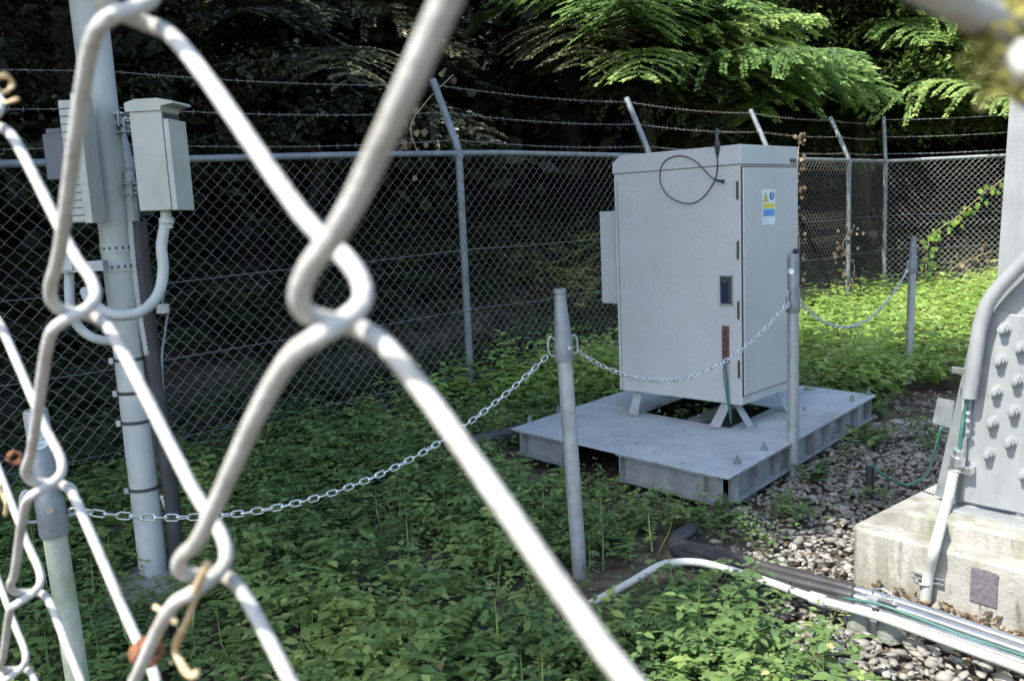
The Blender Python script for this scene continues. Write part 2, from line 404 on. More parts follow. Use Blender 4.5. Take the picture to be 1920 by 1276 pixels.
# ---- weeds
def plant_leaves(r, kind):
    pos = []; D = []; U = []; S = []; T = []
    if kind == 0:       # ovate leaves on several stems
        for s in range(r.integers(4, 7)):
            az = r.uniform(0, 6.28); lean = r.uniform(.1, .9); L = r.uniform(.1, .26)
            d = np.array([math.cos(az) * math.sin(lean), math.sin(az) * math.sin(lean), math.cos(lean)])
            for q in range(3, 7):
                p = d * L * q / 6.5
                for sd in (0, 1):
                    a = az + 1.57 + sd * 3.14 + q * 1.3 + r.uniform(-.5, .5)
                    dd = np.array([math.cos(a), math.sin(a), r.uniform(-.25, .35)])
                    pos.append(p); D.append(dd); U.append([r.uniform(-.4, .4), r.uniform(-.4, .4), 1]); S.append(r.uniform(.027, .058) * (1.25 - .09 * q)); T.append(r.uniform(-.15, .15) + .04 * (q - 4))
    elif kind == 1:      # trifoliate / compound small leaves
        for s in range(r.integers(5, 9)):
            az = r.uniform(0, 6.28); lean = r.uniform(.2, 1.1); L = r.uniform(.08, .2)
            d = np.array([math.cos(az) * math.sin(lean), math.sin(az) * math.sin(lean), math.cos(lean)]); p = d * L
            for a2 in (-1.1, 0, 1.1, -2, 2):
                a = az + a2; dd = np.array([math.cos(a), math.sin(a), r.uniform(-.2, .15)])
                pos.append(p); D.append(dd); U.append([r.uniform(-.3, .3), r.uniform(-.3, .3), 1]); S.append(r.uniform(.025, .045)); T.append(r.uniform(-.1, .1))
    elif kind == 3:      # low carpet of tiny leaves
        for s in range(46):
            a = r.uniform(0, 6.28); q = r.uniform(0, .13); p = np.array([q * math.cos(a), q * math.sin(a), r.uniform(.02, .10)]); a = r.uniform(0, 6.28)
            pos.append(p); D.append(np.array([math.cos(a), math.sin(a), r.uniform(-.1, .5)])); U.append([r.uniform(-.5, .5), r.uniform(-.5, .5), 1]); S.append(r.uniform(.014, .026)); T.append(r.uniform(-.1, .1))
    else:                # feathery fronds
        for s in range(r.integers(4, 7)):
            az = r.uniform(0, 6.28); L = r.uniform(.14, .28)
            for q in range(1, 12):
                t = q / 12; h = L * (.9 * t - .5 * t * t) * 1.3; o = L * t * .8
                p = np.array([math.cos(az) * o, math.sin(az) * o, h])
                for sd in (-1, 1):
                    a = az + sd * 1.2; dd = np.array([math.cos(a), math.sin(a), .05])
                    pos.append(p); D.append(dd); U.append([0, 0, 1]); S.append(.05 * math.sin(math.pi * min(.95, t + .12)) + .008); T.append(0)
    return map(np.array, (pos, D, U, S, T))
def scatter_plants(name, n, area, dens, m, label, cat, kinds=(0, 1, 0, 3, 1, 2, 3, 0, 1, 0), scale=(.5, 1.4), tone=(.05, .9), zf=None, leaf=LEAF6, parent=None, shrink=None):
    r = np.random.default_rng(abs(hash(label)) % 1000 if False else len(label) + n)
    protos = [tuple(plant_leaves(r, k)) for k in kinds for _ in range(3)]
    x = r.uniform(area[0], area[1], n); y = r.uniform(area[2], area[3], n)
    k = (r.random(n) < dens(x, y))
    x, y = x[k], y[k]
    P = [[], [], [], [], []]
    pid = (np.clip((fbm(x, y, 2.1) + 1) * .5 + r.uniform(-.45, .45, len(x)), 0, .999) * len(protos)).astype(int)
    base_t = np.clip(.5 + .35 * fbm(x + 3, y, 1.6) + r.normal(0, .16, len(x)), 0, 1)
    sc_ = r.uniform(*scale, len(x)) * (1 + .25 * fbm(x, y + 5, 1.1)); rot = r.uniform(0, 6.28, len(x))
    if shrink is not None: sc_ = sc_ * shrink(x, y)
    z = zf(x, y) if zf is not None else np.zeros(len(x))
    for i in range(len(x)):
        pos, D, U, S, T = protos[pid[i]]
        c, s = math.cos(rot[i]), math.sin(rot[i]); R = np.array([[c, -s, 0], [s, c, 0], [0, 0, 1]])
        P[0].append(pos @ R.T * sc_[i] + [x[i], y[i], z[i]]); P[1].append(D @ R.T); P[2].append(U @ R.T); P[3].append(S * sc_[i])
        P[4].append(np.clip(tone[0] + (tone[1] - tone[0]) * base_t[i] + T, 0, 1))
    A = [np.concatenate(q) for q in P]
    A[4] = np.where(r.random(len(A[4])) < .006, 1.0, np.minimum(A[4], .93))
    o = cloud(name, leaf, A[0], A[1], A[2], A[3], A[4], m)
    return tag(o, label, cat, kind='stuff')
def side_near(x, y):   # inside the enclosure, short of the long fence
    return ((x - FA.x) * FO.x + (y - FA.y) * FO.y) < .1
def blocked(x, y):
    return (near_line(x, y, [pa, pb, pc]) < .09) | pipe_clear(x, y) | inside_rect(x, y, kO, kU, kV, 3, 3, .03) | (inside_rect(x, y, pb, pU, pV, PLU, PLV, -.02)) | ((x + 1.58) ** 2 + (y - 3.6) ** 2 < .006)
scatter_plants('weeds', 6800, (-4.2, 2.6, 1.7, 6.6), lambda x, y: veg_density(x, y) * ~blocked(x, y) * side_near(x, y) * np.clip(.85 + .4 * fbm(x, y, 1.4), .35, 1), M_weed,
               'low green weeds growing thickly in the shade around the steel platform', 'weeds',
               shrink=lambda x, y: np.clip(.24 + 1.4 * np.minimum(near_line(x, y, PIPE), near_line(x, y, [pa, pb, pc]) + .16), .4, 1))
scatter_plants('undergrowth', 3000, (-1, 8.4, 6.4, 13.2), lambda x, y: side_near(x, y) * (y < 13) * ~blocked(x, y), M_sunleaf,
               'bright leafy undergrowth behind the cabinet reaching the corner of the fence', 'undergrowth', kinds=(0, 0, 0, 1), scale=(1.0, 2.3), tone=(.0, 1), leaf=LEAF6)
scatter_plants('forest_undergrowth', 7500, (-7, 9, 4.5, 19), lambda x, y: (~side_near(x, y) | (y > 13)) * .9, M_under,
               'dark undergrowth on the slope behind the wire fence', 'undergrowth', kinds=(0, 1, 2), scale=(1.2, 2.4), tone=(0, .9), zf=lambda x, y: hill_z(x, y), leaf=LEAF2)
# litter / dry grass among the gravel
n = 420; q_ = rng.uniform(.1, 2, n); w_ = -np.abs(rng.normal(0, .05, n)) - .012; a = rng.uniform(0, 6.28, n)
tag(cloud('drifted_leaves', LEAF2, np.stack([kO.x + kU.x * q_ + kV.x * w_, kO.y + kU.y * q_ + kV.y * w_, rng.uniform(.02, .05, n)], 1), np.stack([np.cos(a), np.sin(a), rng.uniform(-.2, .7, n)], 1),
          np.stack([rng.uniform(-.5, .5, n), rng.uniform(-.5, .5, n), np.ones(n)], 1), rng.uniform(.02, .045, n), rng.random(n), M_dry), 'dry leaves drifted against the foot of the concrete footing', 'leaf litter', kind='stuff')
n = 1500; x = rng.uniform(.4, 4, n); y = rng.uniform(2, 6.5, n); k = ~inside_rect(x, y, kO, kU, kV, 3, 3, 0); x, y = x[k], y[k]; n = len(x)
a = rng.uniform(0, 6.28, n)
tag(cloud('leaf_litter', LEAF2, np.stack([x, y, rng.uniform(.01, .03, n)], 1), np.stack([np.cos(a), np.sin(a), rng.uniform(-.3, .3, n)], 1),
          np.stack([rng.uniform(-.5, .5, n), rng.uniform(-.5, .5, n), np.ones(n)], 1), rng.uniform(.02, .045, n), rng.random(n), M_dry),
    'dry brown leaves scattered over the gravel', 'leaf litter', kind='stuff')
n = 420; x = rng.uniform(-3.5, 1.6, n); y = rng.uniform(1.8, 4.6, n); k = (rng.random(n) < veg_density(x, y)) & ~blocked(x, y); x, y = x[k], y[k]; n = len(x)
a = rng.uniform(0, 6.28, n); l = rng.uniform(.1, .7, n)
tag(cloud('grass_blades', BLADE, np.stack([x, y, 0 * x], 1), np.stack([np.cos(a) * np.sin(l), np.sin(a) * np.sin(l), np.cos(l)], 1),
          np.stack([np.cos(a), np.sin(a), 0 * a - .3], 1), rng.uniform(.12, .3, n), rng.uniform(.3, .95, n), M_weed),
    'thin grass blades standing up among the weeds', 'grass', kind='stuff')

# ================================================================ TREES
def crown(r, kind, R, z0, z1, nb, dens=1.0):
    pos = []; D = []; U = []; S = []; T = []; limbs = []
    for b in range(nb):
        t = (b + r.random()) / nb; az = r.uniform(0, 6.283); h = z0 + (z1 - z0) * t
        L = R * (1.05 - .6 * t) * r.uniform(.7, 1.1)
        droop = r.uniform(.10, .32) if kind == 'conifer' else r.uniform(-.05, .2)
        tone = r.uniform(.1, .9)
        ax = np.array([math.cos(az), math.sin(az), 0]); sd = np.array([-math.sin(az), math.cos(az), 0])
        path = [np.array([0, 0, h]) + ax * L * q / 6 + np.array([0, 0, .25 * L * (q / 6) - droop * L * (q / 6) ** 2 * 1.8]) for q in range(7)]
        limbs.append(path)
        ntw = int(15 * L / 2)
        for q in range(2, ntw + 1):
            f = q / ntw * 6; i = min(5, int(f)); p = path[i] + (path[i + 1] - path[i]) * (f - i)
            tl = L * (.34 if kind == 'conifer' else .3) * math.sin(math.pi * min(.97, q / ntw * .8 + .14)) + .1
            for s in (-1, 1):
                d = ax * r.uniform(.4, .9) + sd * s * r.uniform(.6, 1.1) + np.array([0, 0, r.uniform(-.35, .1)]); d /= np.linalg.norm(d)
                if kind == 'conifer':
                    nl = int(27 * tl * dens) + 3
                    for j in range(nl):
                        u = (j + .5) / nl; pp = p + d * tl * u + np.array([0, 0, -.25 * tl * u * u])
                        for s2 in (-1, 1):
                            e = d + np.cross(d, [0, 0, 1]) * s2 * r.uniform(.6, 1.1); e[2] -= r.uniform(.1, .6)
                            pos.append(pp); D.append(e); U.append([r.uniform(-.9, .9), r.uniform(-1.2, .6), .8]); S.append(r.uniform(.05, .095) * (1.1 - .4 * u)); T.append(np.clip(tone + r.normal(0, .12) + .25 * u, 0, 1))
                else:
                    nl = int(22 * tl * dens) + 3
                    for j in range(nl):
                        u = (j + r.random()) / nl; pp = p + d * tl * u + r.normal(0, .06, 3)
                        a = r.uniform(0, 6.28); e = d * .6 + np.array([math.cos(a), math.sin(a), r.uniform(-.9, .1)])
                        pos.append(pp); D.append(e); U.append([r.uniform(-.7, .7), r.uniform(-.7, .7), 1]); S.append(r.uniform(.06, .11)); T.append(np.clip(tone + r.normal(0, .15), 0, 1))
    return [np.array(q) for q in (pos, D, U, S, T)], limbs
def make_tree(name, kind, loc, H, R, z0, nb, label, seed, dens=1.0, tr=.13, fat=1.0, group=None, big=1.0, lm=None):
    r = np.random.default_rng(seed)
    root = thing(name, loc, label, 'tree', group)
    (pos, D, U, S, T), limbs = crown(r, kind, R, z0, H - .3, nb, dens)
    L = np.array(loc)
    cloud('crown', LEAFN if kind == 'conifer' else LEAF2, pos + L, D, U, S * fat * big * (1.5 if kind == 'conifer' else 1), T, lm or (M_conif if kind == 'conifer' else M_broad), root)
    b = B(); lv = Vector(loc)
    b.tube([lv + Vector((.05 * math.sin(q * 1.7), .05 * math.cos(q * 2.1), -.3 + (H + .1) * q / 8)) for q in range(9)], [tr * (1.25 - 1.1 * q / 8) for q in range(9)], 10)
    for p in limbs: b.tube([lv + Vector(q) for q in p], [tr * .22 * (1.1 - q / 6) for q in range(7)], 5, cap=False)
    obj('trunk', b, M_bark, root, smooth=True)
    return root
def copy_tree(src, loc, rz, label, s=1.0):
    o = src.copy(); col.objects.link(o); o.location = loc; o.rotation_euler = (0, 0, rz); o.scale = (s, s, s); o['label'] = label
    for c in src.children:
        d = c.copy(); col.objects.link(d); d.parent = o
    return o
GT = 'trees of the wood behind the wire fence'
cA = make_tree('conifer_tree', 'conifer', (6.3, 15.9, .8), 7.5, 3.8, 1.9, 70, 'sunlit conifer with drooping feathery boughs behind the fence corner', 11, group=GT)
cB = make_tree('broadleaf_tree', 'broad', (9.0, 15.6, .8), 7.5, 3.6, 1.6, 70, 'sunlit broadleaf tree reaching over the fence at the right of the corner', 12, group=GT)
cC = make_tree('conifer_tree', 'conifer', (2.2, 13.8, 1.4), 7.0, 3.1, 1.9, 54, 'conifer with pale green bough tips above the cabinet', 13, group=GT)
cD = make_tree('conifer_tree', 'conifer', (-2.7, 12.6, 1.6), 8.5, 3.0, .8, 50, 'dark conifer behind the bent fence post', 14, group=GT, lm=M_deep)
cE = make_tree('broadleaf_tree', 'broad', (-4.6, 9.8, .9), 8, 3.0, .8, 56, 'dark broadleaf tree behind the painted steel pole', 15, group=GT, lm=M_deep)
spots = [(cD, (.2, 18.2, 4.0), .9, 1.25, 'dark conifer highest on the slope near the middle'), (cB, (6.9, 17.2, 1.4), 1.9, 1.25, 'tall broadleaf tree rising behind the two sunlit trees'), (cE, (3.6, 15.8, 1.8), 4.4, 1.1, 'dark broadleaf tree close behind the pale-tipped conifer'), (cD, (1.2, 15.4, 2.4), 3.0, 1.1, 'shaded conifer deep in the wood left of the cabinet'), (cD, (-3.6, 13.6, 2.6), 4.1, 1.1, 'dark conifer deep in the wood at the left'),
         (cE, (4.6, 18.0, 2.0), .6, 1.1, 'dark broadleaf tree deep in the wood above the cabinet'), (cA, (12.4, 18, 1.5), 5.0, 1.2, 'tall conifer behind the tower leg'),
         (cD, (8.6, 19.0, 2.0), 1.7, 1.2, 'conifer standing behind the broadleaf tree'), (cE, (-6.9, 12.4, 2.2), 5.2, 1.1, 'dark broadleaf tree at the far left of the wood'),
         (cD, (-2.0, 17.6, 4.6), 2.6, 1.2, 'conifer high on the slope behind the dark trees'), (cE, (1.8, 19.8, 4.6), 1.2, 1.2, 'dark broadleaf tree high on the slope behind the cabinet'),
         (cB, (12.4, 14.2, .6), 3.3, 1.0, 'broadleaf tree beyond the right end of the fence'), (cD, (5.6, 17.0, 1.6), 2.2, 1.0, 'dark conifer in the shade behind the fence corner'),
         (cE, (10.6, 17.4, 1.6), 2.9, 1.0, 'dark broadleaf tree behind the right-hand fence'), (cD, (-5.2, 16.2, 4.2), .4, 1.2, 'dark conifer high on the slope at the far left')]
for src, loc, rz, s, lab in spots: copy_tree(src, loc, rz, lab, s)

# the depth of the wood: foliage nobody could count
nw = 70000; wx = rng.uniform(-16, 22, nw); wy = rng.uniform(9, 26, nw); wd = (wx - FA.x) * FO.x + (wy - FA.y) * FO.y
kk_ = np.where(wx < 5, wd > 4.2, wy > 17.2); wx, wy = wx[kk_], wy[kk_]; nw = len(wx); wz = hill_z(wx, wy) + rng.random(nw) ** 1.3 * 9; a = rng.uniform(0, 6.28, nw)
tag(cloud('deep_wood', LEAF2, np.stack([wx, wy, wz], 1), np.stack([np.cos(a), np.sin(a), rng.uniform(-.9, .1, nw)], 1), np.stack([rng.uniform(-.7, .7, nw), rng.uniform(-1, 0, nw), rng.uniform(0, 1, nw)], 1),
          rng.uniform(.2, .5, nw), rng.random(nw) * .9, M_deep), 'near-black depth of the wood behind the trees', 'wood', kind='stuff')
# shade trees round the enclosure (they stand outside the picture and throw the shade seen in it)
def shade_tree(loc, H, cx, cy, cz, rx, ry, rz_, n, seed, label):
    r = np.random.default_rng(seed); root = thing('broadleaf_tree', loc, label, 'tree', 'shade trees outside the enclosure')
    q = r.normal(size=(n, 3)); q /= np.linalg.norm(q, axis=1, keepdims=True); q *= r.random((n, 1)) ** .4
    pos = q * [rx, ry, rz_] + [cx, cy, cz]
    a = r.uniform(0, 6.28, n)
    cloud('crown', LEAF2, pos, np.stack([np.cos(a), np.sin(a), r.uniform(-.6, .2, n)], 1), np.stack([r.uniform(-.4, .4, n), r.uniform(-.4, .4, n), np.ones(n)], 1),
          r.uniform(.2, .34, n), r.random(n), M_broad, root)
    b = B(); lv = Vector(loc); top = Vector((cx, cy, cz))
    b.tube(smooth_path([lv - Z * .3, lv + Z * H * .4, lv.lerp(top, .6) + Z * .8, top]), [.24 * (1.1 - i / 20) for i in range(19)], 12)
    for k_ in range(10):
        e = top + Vector((r.uniform(-.7, .7) * rx, r.uniform(-.7, .7) * ry, r.uniform(-.2, .5) * rz_)); b.tube([lv.lerp(top, .75) + Z * .5, e], [.09, .02], 6)
    obj('trunk', b, M_bark, root, smooth=True)
# (most shade crown centres sit where the sun's rays through the shaded ground pass at that height)
def up(x, y, h): return (x + SUND.x / SUND.z * h, y + SUND.y / SUND.z * h, h)
for i, (x, y, h, rx, ry, rz_) in enumerate([
        (-3.2, 4.6, 8.0, 2.4, 2.6, 1.2), (-.6, 6.3, 8.0, 2.5, 2.2, 1.2), (-.45, 3.9, 7.6, 1.35, 1.7, .7), (1.6, 6.2, 8.2, 1.7, 1.7, 1.0), (3.1, 6.7, 8.0, 1.35, 1.35, .7), (2.05, 4.75, 7.4, .8, .75, .4), (1.0, 8.8, 9, 1.3, 1.3, .9), (1.7, 6.6, 6.2, 2.0, 2.0, .8), (-.6, 9.2, 7.0, 2.3, 2.3, 1.0), (1.4, 9.3, 7.2, 1.5, 1.5, .7), (-1.4, 5.4, 6.2, 1.8, 1.8, .8), (1.25, 4.7, 6.6, .8, .8, .4), (.6, 5.0, 7.4, 1.2, 1.2, .5), (12.6, 7.4, 6.0, 2.2, 2.6, 2.0), (11.6, 3.4, 5.0, 1.8, 2.2, 2.0),  # some crowns are added over the left and right to cut skylight
        (-5.5, 8.5, 8.5, 3.2, 3.2, 1.5), (-1.8, 9.6, 9.5, 2.6, 2.4, 1.5), (-5, 13, 11, 3.6, 3.2, 1.5), (-8.5, 5, 9, 3, 4, 1.5)]):
    c = up(x, y, h)
    shade_tree((c[0] - 2.2 - .3 * i, c[1] - 1.0, 0), h, c[0], c[1], c[2], rx, ry, rz_, int(rx * ry * 900), 40 + i, 'tall broadleaf tree outside the enclosure shading it from out of view')

# ================================================================ ENCLOSURE FENCE
def sgn(a): return 1 if a > 0 else -1
FT = 2.0
def fence_top(s):   # rail height falls a little to the left
    return FT - (0.035 * max(0, -s))
def mesh_panel(b, o, D, s0, s1, z0, ztop, cw=.086, r=.0016):
    o = Vector(o); ch = cw; cw = cw / 2; n = int((s1 - s0) / cw)
    for i in range(n + 1):       # zigzag strand i between columns
        s = s0 + i * cw; pts = []
        z = z0 - (ch / 2 if i % 2 else 0)
        while z < ztop(s) - .01:
            for (ds, dz, dn) in ((-.5, 0, 1), (-.42, .07, -1), (.42, .43, -1), (.5, .5, 1), (.42, .57, 1), (-.42, .93, 1)):
                zz = z + dz * ch
                if zz < ztop(s): pts.append(o + D * (s + ds * cw) + Vector((-D.y, D.x, 0)) * dn * .0022 + Z * zz)
            z += ch
        if len(pts) > 2: b.tube(pts, r, 3, cap=False)
def barbed(b, p, q, r=.0022, sag=.015, sd=1):
    rr = random.Random(sd); p = Vector(p); q = Vector(q); L = (q - p).length; n = max(4, int(L / .035)); D = (q - p).normalized(); S = D.cross(Z).normalized()
    f = lambda t: p.lerp(q, t) - Z * sag * 4 * t * (1 - t)
    for ph in (0, math.pi):
        b.tube([f(i / n) + (S * math.cos(i * 1.3 + ph) + Z * math.sin(i * 1.3 + ph)) * r * .9 for i in range(n + 1)], r * .72, 4, cap=False)
    k = max(1, int(L / .075))
    for i in range(k):
        c = f((i + .5) / k)
        for j in range(2):
            a = rr.uniform(0, 3.14); v = (S * math.cos(a) + Z * math.sin(a)) * .017 + D * rr.uniform(-.006, .006)
            b.tube([c - v, c + v], r * .62, 3)
def wire_run(b, pts, r): b.tube(pts, r, 4, cap=False)
def fence(name, o, D, s0, s1, posts, arms, O, label, top, sd, barb_end=None, post_lab=None):
    root = thing(name, Vector(o), label, 'fence')
    for k, s in enumerate(posts):
        p = Vector(o) + D * s; zt = top(s)
        b = B(); el = p + Z * (zt + .03); tip = el + O * arms[0] + Z * arms[1]
        b.tube([p - Z * .2, p + Z * (zt - .12), p + Z * (zt + .0), el + O * .03 + Z * .05, tip], .03, 12)
        po = obj('post', b, M_galvd, root, smooth='auto')
        b = B(); b.tube([p + Z * (zt - .05), p + Z * (zt + .02)], .036, 12); obj('rail_collar', b, M_galvd, po, smooth='auto')
        for hh in (.75, 1.22): b = B(); b.tube([p + Z * (hh - .012), p + Z * (hh + .012)], .034, 12); obj('wire_band', b, M_galvd, po, smooth='auto')
    n = 8
    b = B(); b.tube([Vector(o) + D * (s0 + (s1 - s0) * i / n) + Z * top(s0 + (s1 - s0) * i / n) for i in range(n + 1)], .0235, 12); obj('top_rail', b, M_galvd if sd == 1 else M_galv, root, smooth='auto')  # long rail takes the darker steel in place of real shade
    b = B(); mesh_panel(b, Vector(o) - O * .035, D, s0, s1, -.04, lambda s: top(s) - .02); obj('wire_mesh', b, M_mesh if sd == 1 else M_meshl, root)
    for hz in (.22, .74, 1.225):
        b = B(); wire_run(b, [Vector(o) - O * .04 + D * (s0 + (s1 - s0) * i / 20) + Z * (hz * top(s0 + (s1 - s0) * i / 20) / FT + .006 * math.sin(i * 2.1)) for i in range(21)], .0025); obj('tension_wire', b, M_galvd, root)
    allp = sorted(set([s0] + list(posts) + [s1]))
    for j, t in enumerate((.12, .52, .93)):
        b = B()
        for a, c in zip(allp[:-1], allp[1:]):
            P = [Vector(o) + D * s + Z * (top(s) + .03 + arms[1] * t) + O * arms[0] * t for s in (a, c)]
            barbed(b, P[0], P[1], sd=sd + j, sag=.012 * (c - a))
        obj('barbed_wire', b, M_galv if sd == 2 else M_mesh, root)  # long fence barbs use the shade-darkened wire
    return root
def s_at(px_, py_):
    p = PL(px_, py_, FA, FO); return (p - FA).dot(FD)
LC = (FC - FA).length
posts1 = [s_at(240, 295) , 0.0, s_at(1218, 289), s_at(1446, 294), s_at(1592, 300)]
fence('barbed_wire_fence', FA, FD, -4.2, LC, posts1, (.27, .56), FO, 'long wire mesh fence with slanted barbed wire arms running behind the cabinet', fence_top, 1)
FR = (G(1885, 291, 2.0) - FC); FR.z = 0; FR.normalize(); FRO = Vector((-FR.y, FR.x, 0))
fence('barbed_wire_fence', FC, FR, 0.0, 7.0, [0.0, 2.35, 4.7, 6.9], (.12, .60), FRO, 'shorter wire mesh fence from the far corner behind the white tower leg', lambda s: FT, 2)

# vine climbing over the right-hand fence, dead vine on the long fence
def vine(name, pts, m, label, cat, size, every, seed, jit=.05, n=3):
    r = random.Random(seed); path = smooth_path(pts, 14); root = thing(name, path[0], label, cat)
    b = B(); b.tube(path, .003, 5); obj('stem', b, M_straw, root)
    pos = []; D = []; U = []; S = []; T = []
    for i in range(0, len(path), every):
        for q in range(n):
            pos.append(path[i] + Vector((r.uniform(-jit, jit), r.uniform(-jit, jit) * .5, r.uniform(-jit, jit)))); D.append((r.uniform(-.6, .6), r.uniform(-.6, 0), -1)); U.append((r.uniform(-.4, .4), -1, .5)); S.append(size * r.uniform(.6, 1.2)); T.append(r.random())
    a = cloud('leaves', (LEAF6[0] * [1.5, 1, 1], LEAF6[1]), pos, D, U, S, T, m, root); return root
def onR(x, y): return PL(x, y, FC - FRO * .06, FRO)
def onL(x, y, off=.06): return PL(x, y, FA - FO * off, FO)
vine('climbing_vine', [onR(1735, 540), onR(1738, 480), onR(1748, 440), onR(1790, 410), onR(1830, 375), onR(1880, 335)], M_vine, 'bright green climbing vine on the right-hand wire mesh fence', 'vine', .085, 3, 3, jit=.10, n=3)
vine('climbing_vine', [onR(1700, 570), onR(1740, 545), onR(1790, 500), onR(1860, 470)], M_dry, 'dry brown vine low on the right-hand wire mesh fence', 'vine', .07, 3, 4, jit=.14)
vine('climbing_vine', [onL(1500, 520), onL(1498, 440), onL(1494, 370), onL(1496, 300), onL(1500, 250)], M_dry, 'dead brown vine on the mesh just right of the cabinet', 'vine', .055, 3, 5, jit=.08)
vine('climbing_vine', [onL(1590, 545), onL(1602, 500), onL(1580, 460), onL(1600, 430)], M_dry, 'dead brown vine around the foot of the second post from the corner', 'vine', .06, 3, 6, jit=.14)
vine('climbing_vine', [onL(850, 140, -.3), onL(800, 190, -.3), onL(770, 240, -.25), onL(790, 300, -.2)], M_dry, 'dry vine hanging beside the slanted arm of the bent post', 'vine', .06, 3, 7, jit=.16, n=2)

# ================================================================ PLATFORM AND CABINET
root = thing('steel_platform', pb, 'grey checker plate steel platform on beams under the cabinet', 'platform')
X3 = lambda o, U, V, u, v, z: Vector((o.x, o.y, 0)) + U * u + V * v + Z * z
def pbox(b, u, v, z): return b.hexa([X3(pb, pU, pV, *q) for q in ((u[0], v[0], z[0]), (u[1], v[0], z[0]), (u[1], v[1], z[0]), (u[0], v[1], z[0]), (u[0], v[0], z[1]), (u[1], v[0], z[1]), (u[1], v[1], z[1]), (u[0], v[1], z[1]))])
# cabinet corner in platform coordinates
def inv(o, U, V, p):
    det = U.x * V.y - U.y * V.x; d = p - o; return (d.x * V.y - d.y * V.x) / det, (-d.x * U.y + d.y * U.x) / det
hu, hv = inv(pb, pU, pV, cb)
u0, u1, v0, v1 = hu + .10, hu + CU - .12, hv + .02, hv + CV - .04
zt = (PZ - .006, PZ)
b = B(); pbox(b, (0, PLU), (0, v0), zt); obj('deck_plate', b, M_check, root, bevel=.0015)
b = B(); pbox(b, (0, u0 - .0), (v0 + .004, PLV), zt); obj('deck_plate', b, M_check, root, bevel=.0015)
b = B(); pbox(b, (u1, PLU), (v0 + .004, PLV), zt); obj('deck_plate', b, M_check, root, bevel=.0015)
b = B(); pbox(b, (u0 + .004, u1 - .004), (v1, PLV), zt); obj('deck_plate', b, M_check, root, bevel=.0015)
def ibeam(b, u, v, axis):  # perimeter I-beams
    z0, z1 = .045, PZ - .008; t = .007; fw = .05
    if axis == 'u':
        c = v; pbox(b, u, (c - t / 2, c + t / 2), (z0 + .006, z1 - .006)); pbox(b, u, (c - fw, c + fw), (z0, z0 + .008)); pbox(b, u, (c - fw, c + fw), (z1 - .008, z1))
    else:
        c = u; pbox(b, (c - t / 2, c + t / 2), v, (z0 + .006, z1 - .006)); pbox(b, (c - fw, c + fw), v, (z0, z0 + .008)); pbox(b, (c - fw, c + fw), v, (z1 - .008, z1))
for (u, v, ax) in (((.06, PLU * .46), .055, 'u'), ((PLU * .68, PLU - .03), .055, 'u'), (.055, (.11, PLV - .02), 'v'), (PLU - .06, (.11, PLV - .02), 'v'), (PLU * .46, (.11, PLV - .05), 'v'), ((.06, PLU - .06), PLV - .05, 'u')):
    b = B(); ibeam(b, u, v, ax); obj('beam', b, M_beam, root)
for i in range(9):
    v = .12 + i * (PLV - .2) / 8; b = B(); pbox(b, (.008, .05), (v, v + .007), (.053, PZ - .017)); obj('stiffener', b, M_beam, root)
for u in (.15, PLU * .44, PLU * .72, PLU - .1):
    b = B(); pbox(b, (u, u + .007), (.008, .05), (.053, PZ - .017)); obj('stiffener', b, M_beam, root)
def hexbolt(p, N, r, h, stud, name, parent, m, wash=True):
    N = Vector(N).normalized(); p = Vector(p); b = B()
    if wash: b.cyl(p, p + N * .004, r * 1.5, k=16)
    b.tube([p + N * .004, p + N * (.004 + h)], r * 1.15, 6); b.cyl(p + N * h, p + N * (h + stud), r * .6, k=10)
    return obj(name, b, m, parent, smooth='auto', bevel=.001)
for (x, y) in ((1383, 868), (1433, 843), (1598, 752), (1628, 740), (1508, 768), (993, 790), (1047, 771), (1236, 772), (1310, 782)):
    s = .55 if x in (1236, 1310, 1508) else 1
    hexbolt(G(x, y, PZ), Z, .013 * s, .018 * s, .022 * s, 'bolt', root, M_galvd)

cab = thing('equipment_cabinet', cb, 'tall pale grey steel equipment cabinet on the checker plate platform', 'cabinet')
def cbox(b, u, v, z): return b.hexa([X3(cb, cU, cV, *q) for q in ((u[0], v[0], z[0]), (u[1], v[0], z[0]), (u[1], v[1], z[0]), (u[0], v[1], z[0]), (u[0], v[0], z[1]), (u[1], v[0], z[1]), (u[1], v[1], z[1]), (u[0], v[1], z[1]))])
ZB, ZT = CZ, CZ + CH
b = B(); cbox(b, (0, CU), (0, CV), (ZB, ZT - .11)); obj('body', b, M_cab, cab, bevel=.004)
# cap: slightly proud with a chamfered left end
b = B(); e = .006
pr = [(-e, ZT - .107), (CU + e, ZT - .107), (CU + e, ZT - .045), (CU - .05, ZT), (-e, ZT)]
b.prism([X3(cb, cU, cV, u, -e, z) for u, z in pr], cV * (CV + 2 * e)); obj('roof_cap', b, M_cab, cab, bevel=.003)
b = B(); cbox(b, (.004, CU - .004), (.004, CV - .004), (ZT - .1105, ZT - .1065)); obj('roof_seam', b, M_dark, cab)
# door on the right-hand face
b = B(); cbox(b, (-.012, -.001), (.012, CV - .006), (ZB + .055, ZT - .125)); door = obj('door', b, M_cab, cab, bevel=.004)
b = B(); cbox(b, (-.004, -.0005), (.0, CV - .002), (ZB + .05, ZT - .118)); obj('door_seal', b, M_dark, cab)
b = B(); cbox(b, (-.05, -.012), (CV - .075, CV - .045), (ZB + .66, ZB + .86)); obj('handle', b, M_black, door, bevel=.008)
for hz in (.16, .50, .84, 1.17):
    b = B(); x = X3(cb, cU, cV, .018, -.006, ZB + hz); b.cyl(x, x + Z * .1, .0065, k=8); obj('hinge', b, M_dark, cab, smooth='auto')
b = B(); cbox(b, (-.0125, -.0062), (CV - .10, CV - .03), (ZT - .095, ZT - .072)); obj('maker_badge', b, M_dark, cab)
